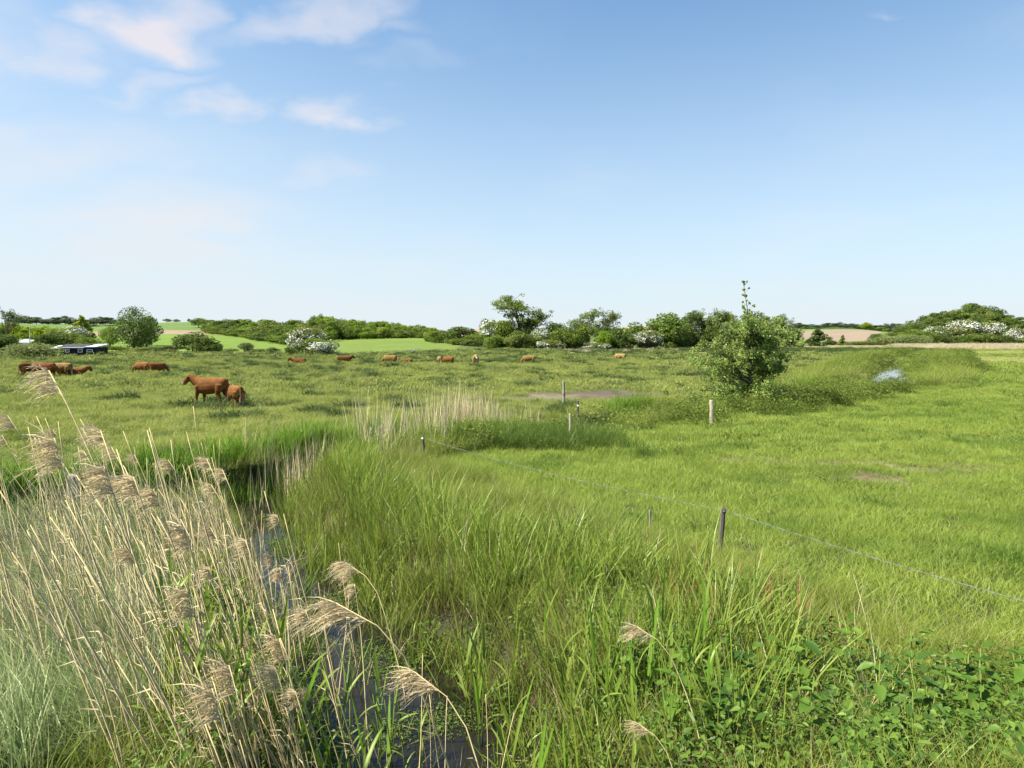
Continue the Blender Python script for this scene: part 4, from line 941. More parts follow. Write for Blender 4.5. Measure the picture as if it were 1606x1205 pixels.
def cow(pose, px, Y, head_deg, size, label, tint=(1, 1, 1), name='cow', cat='cow', group=None, sink=0.0, udder=False):
    x_ = float(PX(px, Y)); root = empty(name, (x_, Y, float(ground(x_, Y)) - sink), R(head_deg)); root.scale = (size,) * 3
    tag(root, label, cat, group); me, poll = COWS[pose]
    b = link('body', me, root); b.color = (*tint, 1)
    for s_ in (1, -1):
        e = link('ear', EAR, root); e.location = Vector(poll) + Vector((-.02, .07 * s_, .03)); e.rotation_euler = (R(-12) if s_ > 0 else R(192), 0, R(8 * s_)); e.color = (*tint, 1)
    if udder: u_ = link('udder', UDDER, root); u_.location = (-.46, 0, .66)
    return root
GC = 'grazing cattle spread over the meadow'
cow('stand', 329, 33.6, 163, 1.0, 'large red brown cow standing with head raised beside its calf', udder=True)
cow('suck', 369, 32.6, 128, .80, 'red brown calf suckling behind the large standing cow', tint=(1.15, 1.2, 1.3), name='calf', cat='calf')
far = [('graze', 50, 57, 70, .98, 'red cow seen from behind, leftmost of the far left herd', (1, .9, .9)), ('graze', 71, 56, 5, .98, 'long red cow side on in the far left herd', (1, .85, .8)),
       ('graze', 97, 57.5, 170, .92, 'paler brown cow third in the far left herd', (1.3, 1.9, 2.4)), ('lie', 116, 58, 10, 1.0, 'brown cow lying at the right end of the far left herd', (1.1, 1.1, 1.2)),
       ('graze', 222, 63, 165, .86, 'red brown cow leading the group of three', (1.15, 1.2, 1.2)), ('graze', 239, 65, 20, .86, 'dark red cow at the back of the group of three', (.9, .8, .8)), ('graze', 248, 61, 50, .80, 'red brown young cow at the right of the group of three', (1.0, .9, .9)),
       ('lie', 468, 87, 170, 1.0, 'dark red cow lying below the white hawthorns', (.8, .7, .75)), ('lie', 541, 95, 10, 1.0, 'dark red cow lying alone right of the hawthorns', (.8, .7, .75)),
       ('graze', 611, 85, 168, .92, 'red cow with a pale face grazing on the left of the rise', (1.4, 2.0, 2.6)), ('lie', 636, 90, 200, .85, 'small brown calf lying below the whitish shrub', (1.4, 1.7, 2.2)),
       ('graze', 689, 86, 110, .78, 'pale brown young cow, left of the pair below the copse', (1.6, 2.5, 3.4)), ('graze', 703, 84, 150, .80, 'red brown young cow, right of the pair below the copse', (1.15, 1.2, 1.3)),
       ('stand', 746, 81, 265, .98, 'pale tan cow facing the camera below the copse', (2.4, 4.2, 7.5)), ('graze', 829, 89, 175, .84, 'tan brown cow grazing under the tall open tree', (1.5, 2.3, 3.1)), ('graze', 972, 101, 150, .90, 'pale tan cow grazing far off beside the copse', (1.9, 3.1, 4.6))]
for p, px, Y, a, s_, lb, t in far:
    calf = 'calf' in lb
    cow(p, px, Y, a, s_, lb, t, 'calf' if calf else 'cow', 'calf' if calf else 'cow', GC, sink=.02)

# ------------------------------------------------------------------ cabin and house among the left trees
def cabin():
    Y = 120.0; S = Y / FPX; X0 = float(PX(95, Y)); zg = float(ground(X0 + 3, Y)) - .1
    root = empty('cabin', (X0, Y, zg)); tag(root, 'low black timber cabin with white framed windows among the trees', 'cabin')
    w = 55 * S; H = 1.95; D = 3.6
    A = Acc(); A.box((w / 2, D / 2, H / 2), (w, D, H)); wall = link('wall', A.mesh('wall', MAT['blackboard']), root)
    bd = Acc().box((0, 0, 0), (.20, .03, H - .05)).mesh('board', MAT['blackboard'])
    for i in range(int(w / .22)):
        b = link('board', bd, wall); b.location = (.12 + i * .22, -.018 - .006 * (i % 2), H / 2)
    A = Acc(); w1 = w * .70
    A.add([(-.2, -.25, H), (w1, -.25, H), (w1, D / 2, H + .50), (-.2, D / 2, H + .50), (-.2, D + .2, H), (w1, D + .2, H), (-.2, -.25, H + .06), (w1, -.25, H + .06), (w1, D / 2, H + .58), (-.2, D / 2, H + .58), (-.2, D + .2, H + .06), (w1, D + .2, H + .06)],
          [(6, 7, 8, 9), (9, 8, 11, 10), (0, 1, 7, 6), (1, 2, 8, 7), (2, 5, 11, 8), (0, 6, 9, 3), (3, 9, 10, 4), (4, 10, 11, 5), (0, 3, 2, 1), (3, 4, 5, 2)])
    roof = link('roof', A.mesh('roof', MAT['darkroof']), root)
    link('fascia', Acc().box((w1 / 2 - .1, -.28, H - .01), (w1 + .2, .05, .14)).mesh('fascia', MAT['whitepaint']), roof)
    A = Acc(); A.add([(w1 + .02, -.3, H + .05), (w + .25, -.3, H + .05), (w + .25, D, H + .52), (w1 + .02, D, H + .52), (w1 + .02, -.3, H + .13), (w + .25, -.3, H + .13), (w + .25, D, H + .60), (w1 + .02, D, H + .60)], [(4, 5, 6, 7), (0, 1, 5, 4), (1, 2, 6, 5), (3, 7, 6, 2), (0, 4, 7, 3), (0, 3, 2, 1)])
    link('lean_to_roof', A.mesh('lean_to_roof', MAT['greyroof']), root)
    for cx, ww, hh in ((11 * S, .62, .52), (31 * S, .70, .52), (46 * S, .95, .42)):
        fr = Acc()
        for a in (-1, 1): fr.box((cx + a * ww / 2, -.06, 1.38), (.09, .06, hh + .09)); fr.box((cx, -.065, 1.38 + a * hh / 2), (ww - .09, .06, .09))
        f = link('window', fr.mesh('window', MAT['whitepaint']), root)
        link('pane', Acc().box((cx, -.045, 1.38), (ww - .08, .02, hh - .08)).mesh('pane', MAT['glass']), f)
    link('handrail', Acc().tube([(-.1, -1.3, -.05), (.35, -.9, 1.2), (1.0, -.5, 1.25)], [.05, .05, .05], 5).mesh('handrail', MAT['whitepaint']), root)
    # annexe on the left with a white roof
    X1 = float(PX(74, Y)); r2 = empty('shed', (X1, Y + .6, zg)); tag(r2, 'small dark shed with a white roof at the left end of the cabin', 'shed')
    w2 = 20 * S
    link('wall', Acc().box((w2 / 2, 1.3, .85), (w2, 2.6, 1.7)).mesh('wall', MAT['blackboard']), r2)
    A = Acc(); A.add([(-.15, -.2, 1.72), (w2 + .1, -.2, 1.72), (w2 + .1, 2.7, 2.2), (-.15, 2.7, 2.2), (-.15, -.2, 1.82), (w2 + .1, -.2, 1.82), (w2 + .1, 2.7, 2.3), (-.15, 2.7, 2.3)], [(4, 5, 6, 7), (0, 1, 5, 4), (1, 2, 6, 5), (3, 7, 6, 2), (0, 4, 7, 3), (0, 3, 2, 1)])
    link('roof', A.mesh('roof', MAT['whitepaint']), r2)
    # a house further back, only its grey roof and brick gable showing above the willow
    Y3 = 225.0; S3 = Y3 / FPX; x3 = float(PX(30, Y3)); r3 = empty('house', (x3, Y3, 0)); tag(r3, 'distant house showing a pale grey roof and a brick gable above the willow', 'house')
    link('wall', Acc().box((10.5 * S3, 3, 1.1), (21 * S3, 6, 2.2)).mesh('wall', MAT['whitepaint']), r3)
    A = Acc(); w3 = 21 * S3
    A.add([(-.3, -.4, 2.2), (w3 + .3, -.4, 2.2), (w3 + .3, 3, 3.3), (-.3, 3, 3.3), (w3 + .3, 6.4, 2.2), (-.3, 6.4, 2.2)], [(0, 1, 2, 3), (3, 2, 4, 5)], [(0, 3, 5), (1, 4, 2)])
    link('roof', A.mesh('roof', MAT['greyroof']), r3)
    A = Acc(); A.add([(2.2, 7, 0), (5.4, 7, 0), (5.4, 7, 3.3), (3.8, 7, 4.6), (2.2, 7, 3.3), (2.2, 10, 0), (5.4, 10, 0), (5.4, 10, 3.3), (3.8, 10, 4.6), (2.2, 10, 3.3)], [(0, 1, 2, 4), (1, 6, 7, 2), (0, 4, 9, 5), (2, 7, 8, 3), (3, 8, 9, 4), (5, 9, 7, 6)], [(4, 2, 3), (9, 8, 7)])
    link('gable', A.mesh('gable', MAT['brick']), r3)
    x4 = float(PX(46.5, 215)); fl_ = empty('flagpole', (x4, 215, 0)); tag(fl_, 'thin pale flagpole standing before the brick gable', 'flagpole')
    link('pole', Acc().tube([(0, 0, 0), (0, 0, 3.5), (0, 0, 7.2)], [.09, .075, .05], 6).mesh('pole', MAT['whitepaint']), fl_)
    link('finial', Acc().tube([(0, 0, 7.18), (0, 0, 7.28), (0, 0, 7.38)], [.05, .10, .03], 6).mesh('finial', MAT['whitepaint']), fl_)
cabin()

# ------------------------------------------------------------------ fence, posts and odds and ends
def post_mesh(name, h, r, mat, seed, lean=(0, 0), sides=8, taper=.92):
    q = np.random.default_rng(seed); A = Acc(); P = []; Rr = []
    for t in (0, .25, .5, .75, .97, 1):
        P.append((lean[0] * h * t + q.normal(0, .006), lean[1] * h * t + q.normal(0, .006), -.35 + (h + .35) * t)); Rr.append(r * (1 - (1 - taper) * t) * (1 + q.normal(0, .04)) * (.82 if t == 1 else 1))
    A.tube(P, Rr, sides); return A.mesh(name, mat)
def gpos(px, Y): x_ = float(PX(px, Y)); return (x_, Y, float(ground(x_, Y)))
def fence():
    root = empty('wire_fence', (0, 0, 0)); tag(root, 'low wire fence on short weathered posts crossing the near pasture', 'fence')
    P = [np.array(gpos(664, 17.5)), np.array(gpos(1126, 10.1)), np.array((5.6, 5.75, float(ground(5.6, 5.75))))]
    hs = (.74, .80, .78); lean = ((-.02, 0), (.10, 0), (0, 0)); tops = []
    for i, p in enumerate(P):
        o = link('post', post_mesh('post', hs[i], .040, MAT['darkwood'], 3 + i, lean[i]), root); o.location = p
        tops.append(p + np.array([lean[i][0] * hs[i] + .05, -.03, hs[i] - .04]))
        ins = link('insulator', Acc().tube([(0, -.075, 0), (0, -.05, 0), (0, -.02, 0)], [.012, .03, .02], 6).mesh('insulator', MAT['whiteplastic'] if i == 0 else MAT['blackplastic']), o); ins.location = (lean[i][0] * hs[i], 0, hs[i] - .05)
    A = Acc(); q = np.random.default_rng(4)
    for a, b, sag in ((tops[0], tops[1], .10), (tops[1], tops[2], .05)):
        n = 26
        for ph in (0, math.pi):
            pts = [a + (b - a) * t - np.array([0, 0, sag * 4 * t * (1 - t)]) + 0.003 * np.array([math.cos(t * 260 + ph), 0, math.sin(t * 260 + ph)]) for t in np.linspace(0, 1, n * 2)]
            A.tube(pts, [.0015] * len(pts), 4)
    link('wire', A.mesh('wire', MAT['wire']), root)
    B = Acc()
    for a, b, sag in ((tops[0], tops[1], .10), (tops[1], tops[2], .05)):
        n = int(np.linalg.norm(b - a) / .14)
        for k in range(1, n):
            t = k / n; c = a + (b - a) * t - np.array([0, 0, sag * 4 * t * (1 - t)])
            for _ in range(2): d = q.normal(0, 1, 3); d *= .022 / np.linalg.norm(d); B.tube([c - d, c + d], [.003, .002], 3)
    tag(link('barbs', B.mesh('barbs', MAT['wire']), root), kind='stuff')
fence()
def post(px, Y, h, r, mat, label, lean=(0, 0), seed=0, name='fence_post', cat='post', sides=8):
    root = empty(name, gpos(px, Y)); tag(root, label, cat); o = link('shaft', post_mesh('shaft', h, r, MAT[mat], seed, lean, sides), root); return root
def insulator(root, z, mat, dx=.0):
    o = link('insulator', Acc().tube([(dx, -.02, z), (dx, -.06, z), (dx, -.10, z)], [.03, .045, .02], 6).mesh('insulator', MAT[mat]), root)
p = post(583, 21.5, 1.30, .075, 'greywood', 'grey weathered post with torn white sheeting tied around it', seed=11)
insulator(p, 1.1, 'blackplastic', -.03); insulator(p, .98, 'blackplastic', .05)
def rag(root):
    V = []; n = 9
    for i in range(n):
        t = i / (n - 1); a = -2.6 + 2.9 * t; rr = .085 + .10 * abs(t - .55)
        for j in range(5): zz = .72 - .09 * j - .05 * math.sin(i * 1.7 + j); V.append((rr * math.cos(a) * (1 + .30 * j * (t < .4)), rr * math.sin(a) * (1 + .16 * j), zz + .04 * math.sin(i * 2.3)))
    F = [(i * 5 + j, (i + 1) * 5 + j, (i + 1) * 5 + j + 1, i * 5 + j + 1) for i in range(n - 1) for j in range(4)]
    r_ = link('torn_sheet', np_mesh('torn_sheet', V, [np.array(F)], MAT['whiteplastic'], smooth=True), root); s_ = r_.modifiers.new('thickness', 'SOLIDIFY'); s_.thickness = .004
rag(p)
post(121, 13.4, 1.62, .125, 'greywood', 'thick leaning grey post rising out of the dry reeds at left', (-.05, 0), 12, sides=9)
p = post(884, 33, 1.28, .070, 'greywood', 'taller grey post beside the muddy cattle crossing', seed=13); insulator(p, .62, 'blackplastic')
p = post(906.5, 29.2, 1.02, .050, 'darkwood', 'slim dark post with a pale insulator near the muddy crossing', seed=14, sides=6); insulator(p, .80, 'whiteplastic')
post(894, 21.3, 1.04, .042, 'palewood', 'thin bare pale pole standing in the bank grass', seed=15, sides=6)
post(909, 21.6, .78, .014, 'rust', 'rusty iron rod leaning beside the pale pole', (.11, 0), 16, 'iron_rod', 'rod', 5)
post(1116, 25.6, .92, .078, 'palewood', 'clean pale round post at the left foot of the lone shrub', seed=17, sides=10)
post(1452, 74, 1.05, .13, 'greywood', 'distant grey post on the grassy far bank of the stream', seed=18)
post(1441, 62, .75, .16, 'greywood', 'short pale stub of a post beside the far water', seed=19)
post(1019, 11.6, .40, .022, 'greywood', 'small thin grey stake under the fence wire', (.02, 0), 20, 'stake', 'stake', 5)
def bucket():
    x_, Y, z_ = gpos(935, 27.5); root = empty('bucket', (x_, Y, z_ + .17), R(200)); root.rotation_euler = (0, R(80), R(190)); tag(root, 'black bucket with a pale rim lying on its side by the crossing', 'bucket')
    prof = [(.11, 0), (.115, .01), (.15, .34), (.158, .35), (.145, .345), (.11, .02), (0, .02)]; V = []; n = 14
    for r_, h_ in [(0, 0)] + prof:
        for k in range(n): V.append((r_ * math.cos(2 * math.pi * k / n), r_ * math.sin(2 * math.pi * k / n), h_ - .17))
    F = [(i * n + k, i * n + (k + 1) % n, (i + 1) * n + (k + 1) % n, (i + 1) * n + k) for i in range(len(prof)) for k in range(n)]
    link('shell', np_mesh('shell', V, [np.array(F)], MAT['blackplastic'], smooth=False), root)
    link('rim', Acc().tube([(.157 * math.cos(k * .449), .157 * math.sin(k * .449), .182) for k in range(15)], [.012] * 15, 5).mesh('rim', MAT['whiteplastic']), root)
bucket()

# ------------------------------------------------------------------ foreground reeds: every stalk a thing
def curve_pts(r, Lg, lean, pw, n=9, nod=0.0):
    t = np.linspace(0, 1, n); ph = r.random() * 6
    x_ = -Lg * lean * t ** pw - nod * Lg * np.clip((t - .72) / .28, 0, 1) ** 2; y_ = Lg * .03 * np.sin(t * 3 + ph) + Lg * r.normal(0, .05) * t; z_ = Lg * (t - .33 * lean * t ** 2 * lean) - nod * Lg * .55 * np.clip((t - .72) / .28, 0, 1) ** 2
    return np.stack([x_ + .008 * Lg * np.sin(t * 5 + ph), y_, z_], 1)
def reed_proto(seed, lean, pw, plume=1.0, nod=0.0):
    r = np.random.default_rng(seed); P = curve_pts(r, 2.4, lean, pw, nod=nod); A = Acc()
    A.tube(P, np.linspace(.0115, .0042, len(P)), 4)
    if plume <= 0: pl = None
    leaf = []
    for j in range(r.integers(1, 4)):
        S_ = Acc()      # torn dry leaves still clasping the stem
        f = .25 + .5 * r.random(); i = int(f * (len(P) - 1)); p0 = P[i]; ln = .12 + .2 * r.random(); w = .0045
        d = np.array([-.35 - .5 * r.random(), r.normal(0, .3), .75]); q = [p0, p0 + d * ln * .5, p0 + d * ln * np.array([1.25, 1.1, .7 - .5 * r.random()])]; up = np.array([0, .4, 1])
        S_.add([q[0] - up * w * .6, q[0] + up * w * .6, q[1] + up * w, q[1] - up * w, q[2]], [(0, 1, 2, 3)], [(3, 2, 4)])
        leaf.append(S_.mesh('leaf', MAT['straw']))
    stem = A.mesh('stem', MAT['reedstem'], True)
    if plume <= 0: return stem, leaf, None
    B = Acc(); tip = P[-1]; d0 = P[-1] - P[-2]; d0 /= np.linalg.norm(d0)
    for k in range(int(90 * plume)):
        f = r.random(); b0 = tip - d0 * .34 * f * plume; ln = (.10 + .20 * math.sin(min(1, .25 + f) * 2.2)) * (.6 + .6 * r.random()) * plume
        side = np.array([-1.0, r.normal(0, .55), r.normal(.05, .32)]); side /= np.linalg.norm(side); dr = .22 + .35 * r.random()
        ln *= .65 + .8 * r.random(); fn = lambda t: b0 + d0 * ln * .55 * t * (1 - .4 * t) + side * ln * t ** 1.35 + np.array([0, 0, -dr * 1.3 * ln * t * t])
        pts = [fn(t) for t in (0, .3, .65, 1)]; up = np.array([r.normal(0, .5), r.normal(0, .6), 1]); up /= np.linalg.norm(up)
        w = (.0018, .0045, .0040, .0008); V = []
        for p_, ww in zip(pts, w): V += [p_ - up * ww, p_ + up * ww]
        B.add(V, [(0, 1, 3, 2), (2, 3, 5, 4), (4, 5, 7, 6)], a=np.full(8, r.random()))
        for q_ in range(5):     # short spikelets along the branch
            t = .25 + .75 * r.random(); c = fn(t); dd = side * .6 + r.normal(0, .55, 3) + np.array([0, 0, -.35]); dd *= (.02 + .03 * r.random()) / np.linalg.norm(dd)
            B.add([c, c + dd + up * .0028, c + dd * 1.4, c + dd - up * .0028], [(0, 1, 2, 3)], a=np.full(4, r.random()))
    return stem, leaf, B.mesh('plume', MAT['plume'])
s = NB('dry_reed_stem'); f = s.noise(3.0, 3); c_ = s.mix(s.ramp(f, .3, .7), (.52, .40, .18), (.74, .61, .31)); MAT['reedstem'] = s.out(s.leafy(c_, .15, gloss=.04, up=.45))
s = NB('reed_plume'); t_ = s.attr('t'); MAT['plume'] = s.out(s.leafy(s.mix(t_, (.50, .375, .20), (.72, .60, .37)), .35, gloss=.02, up=.35))
REEDS = [reed_proto(200 + i, lean, pw, pl) for i, (lean, pw, pl) in enumerate(((.10, 1.4, .4), (.18, 1.5, .5), (.25, 1.3, .65), (.32, 1.5, .5), (.40, 1.4, .65), (.48, 1.6, .7), (.30, 1.9, .5), (.22, 1.2, 0), (.36, 1.2, 0), (.14, 1.2, 0), (-.08, 1.3, .7), (.05, 1.2, 0), (.46, 1.15, 0), (.28, 1.15, 0)))]
NOD = [reed_proto(230 + i, .30, 1.5, .85, nod=.10) for i in range(3)]
def reed(proto, x_, y_, Lg, rz, label, group, z_=None):
    st, lf, pl = proto; root = empty('dry_reed', (x_, y_, (float(ground(x_, y_)) - .05) if z_ is None else z_), rz); root.scale = (Lg / 2.4,) * 3
    tag(root, label, 'reed', group); link('stem', st, root)
    for q in lf: link('leaf', q, root)
    if pl: link('plume', pl, root)
def bed(n, xs, ys, Ls, pick, label, group, rzs=.45):
    k = 0
    for _ in range(n * 30):
        if k >= n: break
        x_, y_ = J(*xs), J(*ys); d = float(stream_d(np.array([x_]), np.array([y_]))[0][0])
        if d < .25: continue
        q = random.choice(pick); bare = REEDS[q][2] is None
        sec = 'left part' if x_ < xs[0] + (xs[1] - xs[0]) / 3 else 'middle' if x_ < xs[0] + (xs[1] - xs[0]) * 2 / 3 else 'right part'
        reed(REEDS[q], x_, y_, J(*Ls), J(-rzs, rzs), label.replace('dry', 'plumeless dry' if bare else 'plumed dry', 1) + ', ' + sec, ('bare ' if bare else 'plumed ') + group + ', ' + sec); k += 1
bed(96, (-2.45, -1.2), (4.0, 5.9), (1.5, 2.35), (1, 2, 3, 7, 8, 8, 8, 7, 12, 12, 13, 13, 8, 9, 12, 13, 7, 8, 12, 13, 9), 'straw coloured dry reed in the dense sheaf at the lower left', 'dry reeds in the dense sheaf at the lower left', .35)
bed(70, (-5.2, -2.2), (5.8, 9.5), (1.4, 2.5), (2, 3, 4, 6, 8, 8, 7, 12, 13, 13, 12, 8, 7, 9, 13, 8, 12, 13), 'dry reed leaning left behind the dense sheaf', 'dry reeds leaning left behind the sheaf')
for px, Y, Lg, k, lb in ((262, 6.8, 3.05, 4, 'tallest plumed dry reed at left, its head overlapping the far herd'),):
    x_ = float(PX(px, Y)); reed(REEDS[k], x_, Y, Lg, 0.0, lb, None)
bed(30, (-9.0, -5.0), (7.5, 11.5), (1.6, 2.4), (3, 4, 5, 8, 12, 8, 12, 13), 'dry reed at the far left below the grey post', 'dry reeds at the far left')
bed(40, (-5.6, -1.8), (5.8, 14.0), (1.2, 2.0), (0, 7, 9, 9, 11, 11, 7, 9, 11, 9), 'slender upright dry reed on the left water edge', 'slender dry reeds on the left water edge', .8)
for px, Y, Lg, k, lb in ((735, 5.0, 2.35, 0, 'tall nodding reed over the dark water with the upper big plume'), (812, 4.55, 1.85, 1, 'nodding reed with the biggest drooping plume above the water'), (640, 7.4, 1.75, 2, 'smaller nodding reed with a thin plume behind the big plumes'),
                        (1105, 4.75, 1.15, 0, 'short reed with a pale broken plume at the lower middle'), (1090, 4.3, .85, 1, 'lowest short reed with a feathery plume at the bottom edge')):
    x_ = float(PX(px, Y)); reed(NOD[k], x_, Y, Lg, J(-.1, .1), lb, 'nodding plumed reeds over the water', z_=-.75 if px < 900 else None)
for px, Y, Lg, k, rz in ((470, 6.6, 1.9, 0, .2), (500, 6.0, 1.5, 9, 0), (530, 7.2, 1.7, 10, .3), (600, 5.3, 1.75, 7, 0), (650, 5.6, 1.5, 11, 3.0), (690, 5.2, 1.35, 11, 3.3), (715, 5.1, 1.5, 9, .2), (745, 5.0, 1.3, 7, 3.1), (770, 5.4, 1.3, 11, .4), (560, 8.2, 1.7, 9, .4), (585, 6.4, 1.8, 0, 0), (480, 8.6, 1.9, 1, 0)):
    reed(REEDS[k], float(PX(px, Y)), Y, Lg, rz, 'thin bare dry reed standing in the dark water', 'thin dry reeds standing in the water', z_=-.8)

# ------------------------------------------------------------------ foreground green reeds and leafy weeds, leaves as parts
def blade_leaf(name, ln, w, droop, mat):
    V = []; n = 6
    for i in range(n):
        t = i / (n - 1); ww = w * (math.sin(math.pi * min(1, .16 + .84 * t)) ** .7) * (1 if i < n - 1 else .02); x_ = ln * t * (.55 + .45 * droop); z_ = ln * (t * (1 - .35 * droop) - droop * .75 * t * t)
        V += [(x_, -ww, z_ + ww * .3), (x_, 0, z_ - ww * .15), (x_, ww, z_ + ww * .3)]
    Q = [(i * 3 + k, i * 3 + k + 1, i * 3 + k + 4, i * 3 + k + 3) for i in range(n - 1) for k in range(2)]
    return np_mesh(name, V, [np.array(Q)], mat, {'t': np.full(len(V), random.random()), 'b': np.repeat(np.linspace(.4, 1, n), 3)}, True)
BL = [blade_leaf('leaf', .42, .013, .25, MAT['reed']), blade_leaf('leaf', .36, .014, .5, MAT['reed']), blade_leaf('leaf', .48, .012, .12, MAT['brightreed']), blade_leaf('leaf', .30, .011, .7, MAT['reed'])]
GST = []
for i in range(4):
    r = np.random.default_rng(300 + i); A = Acc(); A.tube([(0, 0, -.1), (r.normal(0, .02), r.normal(0, .02), .4), (r.normal(0, .04), r.normal(0, .04), .8)], [.007, .006, .003], 5); GST.append(A.mesh('stem', MAT['reed'], True))
def green_reed(x_, y_, s_, label, group):
    root = empty('green_reed', (x_, y_, float(max(ground(x_, y_), WATER_Z)) - .03), J(0, 6.28)); root.scale = (s_,) * 3; root.rotation_euler = (J(-.1, .1), J(-.16, .04), J(0, 6.28)); tag(root, label, 'reed', group)
    link('stem', random.choice(GST), root)
    n = random.choice((4, 5, 5, 6))
    for k in range(n):
        lf = link('leaf', random.choice(BL), root); lf.location = (0, 0, .22 + .56 * k / (n - 1)); lf.rotation_euler = (J(-.2, .2), J(-.25, .1) - .5 * (k / n), k * 2.6 + J(-.4, .4)); q = J(.75, 1.15); lf.scale = (q, q, q)
def place(n, fx, fy, ok, fn):
    k = 0
    for _ in range(n * 60):
        if k >= n: break
        x_, y_ = J(*fx), J(*fy); d = float(stream_d(np.array([x_]), np.array([y_]))[0][0])
        if ok(x_, y_, d): fn(x_, y_); k += 1
place(34, (-.6, 2.3), (4.7, 7.2), lambda x_, y_, d: -2.4 < d < -.45, lambda x_, y_: green_reed(x_, y_, J(.75, 1.25), 'green reed shoot with long pointed leaves on the near right bank', 'green reed shoots on the near right bank'))
place(40, (-3.4, -1.0), (4.3, 6.4), lambda x_, y_, d: .2 < d < 2.2, lambda x_, y_: green_reed(x_, y_, J(.8, 1.35), 'green reed shoot among the dry reeds at lower left', 'green reed shoots among the dry reeds'))
place(9, (-2.6, -.2), (5.2, 9.0), lambda x_, y_, d: abs(d) < .6, lambda x_, y_: green_reed(x_, y_, J(.7, 1.0), 'green reed shoot standing in the dark water', 'green reed shoots standing in the water'))
def ovate(name, ln, w, cup):
    V = [(0, 0, 0)]
    for t, ww in ((.16, .62), (.38, 1.0), (.62, .82), (.84, .42)):
        V += [(ln * t, -w * ww, cup * ww * ww - .1 * ln * t * t), (ln * t, 0, -.1 * ln * t * t - .012 * (1 - t)), (ln * t, w * ww, cup * ww * ww - .1 * ln * t * t)]
    V.append((ln, 0, -.14 * ln)); T = [(0, 2, 1), (0, 3, 2), (13, 10, 11), (13, 11, 12)]; Q = []
    for i in range(3):
        a = 1 + 3 * i; Q += [(a, a + 1, a + 4, a + 3), (a + 1, a + 2, a + 5, a + 4)]
    return np_mesh(name, V, [np.array(Q), np.array(T)], MAT['bigleaf'], {'t': np.full(len(V), random.random())}, True)
OV = [ovate('leaf', .115, .034, .010), ovate('leaf', .14, .04, .014), ovate('leaf', .095, .034, .006), ovate('leaf', .125, .028, .012)]
WST = []
for i in range(3):
    r = np.random.default_rng(320 + i); A = Acc(); A.tube([(0, 0, -.1), (.03, .01, .25), (r.normal(.04, .03), r.normal(0, .05), .55)], [.006, .005, .003], 5); WST.append(A.mesh('stem', MAT['reed'], True))
def weed(x_, y_, s_, label, group):
    root = empty('leafy_weed', (x_, y_, float(ground(x_, y_)) - .02), J(0, 6.28)); root.scale = (s_,) * 3; tag(root, label, 'weed', group); link('stem', random.choice(WST), root); v = J(.8, 1.2)
    for k in range(11):
        lf = link('leaf', random.choice(OV), root); zz = .10 + .45 * k / 10; lf.location = (.05 * zz / .5, 0, zz); lf.rotation_euler = (J(-.25, .25), J(-.35, .35), k * 2.4 + J(-.3, .3)); q = J(.75, 1.25) * (1.15 - .4 * k / 10); lf.scale = (q, q, q); lf.color = (.085 * v, .16 * v, .024, 1)
place(60, (1.0, 4.7), (4.2, 6.3), lambda x_, y_, d: y_ < 6.6 - .12 * x_ and d < -1.6, lambda x_, y_: weed(x_, y_, J(.9, 1.5), 'broad leaved green weed at the lower right corner', 'broad leaved weeds at the lower right'))
place(14, (-1.9, -.6), (4.7, 6.4), lambda x_, y_, d: .3 < d < 1.2, lambda x_, y_: weed(x_, y_, J(.6, 1.0), 'broad leaved weed on the left bank under the dry reeds', 'broad leaved weeds on the near left bank'))

# lush dark mound in the stream bend, weeds over the near meadow, red sorrel by the wire, litter on the worn places
MAT['rank'] = grass_mat('rank_grass', (.055, .105, .016), (.125, .185, .028), (.34, .28, .12), (.06, .08, .02), big=(.5, 1.2), dryfac=.05, up=.4)
c_lushreed = variants('rank_grass', 5, lambda r: tuft('rank_grass', MAT['rank'], r, 60, .25, (.35, .95), (.008, .015), (.1, .7), seg=3))
x = rng.normal(.1, 1.5, 260); y = rng.normal(21.6, .8, 260); d, w, *_ = zone(x, y); m = (d < -w - .1); x, y = x[m], y[m]
scatter('nettle_patch', 'lush dark green weeds heaped beside the dead reeds', c_bank, 4, x[::3], y[::3], u(.6, 1.0, len(x[::3])))
scatter('tall_grass', 'rank green grass growing through the weeds in the bend', c_lushreed, 5, np.concatenate([x, x + .15]), np.concatenate([y, y - .2]), u(.7, 1.15, 2 * len(x)))
x, y = fan(12, 42, .8, -.95, .2); d, w, d3, w3, fl = zone(x, y); m = (d > 2) & ~fl & (d3 > 1.5) & (rng.random(len(x)) < sstep(.45, .65, fbm(x * .35, y * .5))); x, y = x[m], y[m]
scatter('meadow_weeds', 'low leafy weeds among the grass of the cow meadow', c_bank, 4, x, y, np.stack([u(.5, 1.0, len(x)), u(.5, 1.0, len(x)), u(.3, .6, len(x))], 1))
x = rng.normal(2.4, .45, 34); y = rng.normal(8.0, .6, 34)
MAT['sorrel'] = grass_mat('sorrel_spikes', (.30, .13, .06), (.42, .20, .10), (.34, .20, .10), (.14, .16, .05))
c_sor = variants('sorrel', 3, lambda r: tuft('sorrel', MAT['sorrel'], r, 9, .06, (.45, .75), (.008, .016), (.0, .25), seg=3, wexp=.15))
scatter('red_sorrel', 'reddish sorrel spikes in the tall grass near the fence post', c_sor, 3, x, y, u(.7, 1.1, len(x)))
X_ = []; Y_ = []
for cx, cy_, rx, ry in ((6.2, 18.6, 1.2, .4), (8.6, 18.3, 1.4, .35), (8.6, 16.5, 1.2, .45), (11.5, 17.5, 1.5, .35), (2.3, 25.2, 2.2, 1.2)): X_.append(rng.normal(cx, rx * .6, 90)); Y_.append(rng.normal(cy_, ry * .7, 90))
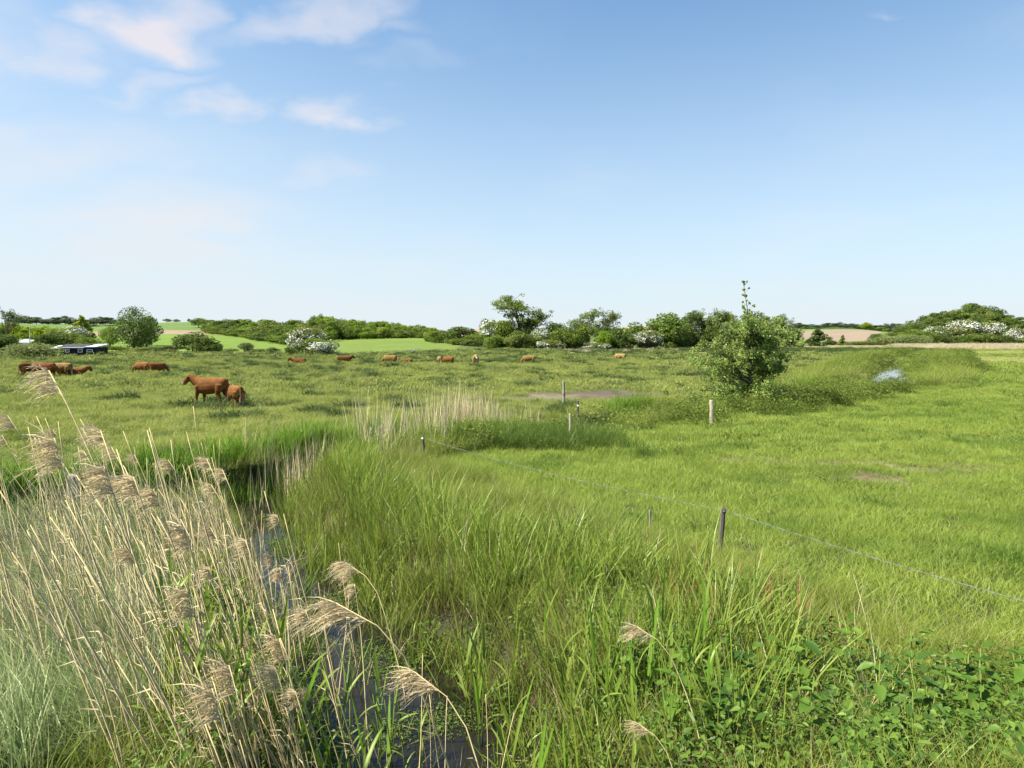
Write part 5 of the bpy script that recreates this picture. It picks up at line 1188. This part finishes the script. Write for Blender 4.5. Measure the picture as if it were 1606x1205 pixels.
x, y = np.concatenate(X_), np.concatenate(Y_); m = stream_d(x, y)[0] < -1.3; x, y = x[m], y[m]
scatter('dead_litter', 'dead grass litter on the worn ground', c_stub, 4, x, y, np.stack([u(.4, .8, len(x)), u(.4, .8, len(x)), u(.12, .3, len(x))], 1))
x, y = fan(4.4, 20, 9, -.6, .6); d, w, d3, w3, fl = zone(x, y); m = (d < -w) & (fence_side(x, y) < -.4) & (rng.random(len(x)) < .3); x, y = x[m], y[m]
c_str = variants('dry_stalks', 4, lambda r: tuft('dry_stalks', MAT['straw'], r, 4, .15, (.5, 1.05), (.006, .010), (.0, .35), seg=3, lean=.3, wexp=.3))
scatter('dry_stalks', 'scattered straw stalks standing in the right bank grass', c_str, 4, x, y, u(.6, 1.1, len(x)), tilt=.2)

# fine straw leaning through the left bank, darker grass clumps on the pasture, scum and broken reeds on the water
x, y = fan(4.2, 13, 20, -.75, -.15); d, w, d3, w3, fl = zone(x, y); m = fl & (d > w + .1) & (d < 4.2) & (d3 > .8) & (rng.random(len(x)) < .5 * sstep(.35, .6, fbm(x * .9 + 2, y * .9)) + .12); x, y = x[m], y[m]
c_fine = variants('fine_straw', 4, lambda r: tuft('fine_straw', MAT['straw'], r, 7, .16, (.7, 1.6), (.006, .011), (.0, .22), seg=4, lean=.10, wexp=.3, wind=(-.12, 0)))
scatter('fine_straw', 'fine dead straw leaning left through the near bank', c_fine, 4, x, y, u(.7, 1.15, len(x)), rz=u(-.6, .6, len(x)), lean=-.22, tilt=.10)
x, y = fan(8, 60, .55, -.1, .95); d, w, *_ = zone(x, y); m = (d < -3.5) & (fence_side(x, y) > .3) & (rng.random(len(x)) < .8 * sstep(.46, .62, fbm(x * .28 + 4, y * .5))); x, y = x[m], y[m]
scatter('pasture_clumps', 'darker ungrazed clumps of grass in the pasture', c_lushreed, 5, x, y, np.stack([u(.7, 1.3, len(x)) * (1 + y / 50), u(.7, 1.3, len(x)) * (1 + y / 50), u(.28, .5, len(x)) * (1 + y / 80)], 1))
x, y = fan(5, 16, 26, -.6, .2); d, w, *_ = zone(x, y); m = (np.abs(d) < w + .1) & (fbm(x * 1.4, y * 1.4) > .60) & (rng.random(len(x)) < .8); x, y = x[m], y[m]
MAT['duckweed'] = leaf_mat('water_weed', fixed=(.13, .19, .04), gloss=.03)
c_duck = variants('water_weed', 3, lambda r: leafclump(r, 70, .28, .02, .035, MAT['duckweed'], 'water_weed'))
scatter('water_weed', 'floating green weed on the dark ditch water', c_duck, 3, x, y, u(.6, 1.2, len(x)), z=np.full(len(x), WATER_Z + .012), tilt=.01)
x, y = fan(5, 15, 10, -.6, .2); d, w, *_ = zone(x, y); m = (np.abs(d) < w + .15) & (rng.random(len(x)) < .3); x, y = x[m], y[m]
scatter('broken_reeds', 'broken dead reeds standing in and across the ditch water', c_fine, 4, x, y, u(.4, .75, len(x)), z=np.full(len(x), WATER_Z - .05), tilt=.45)
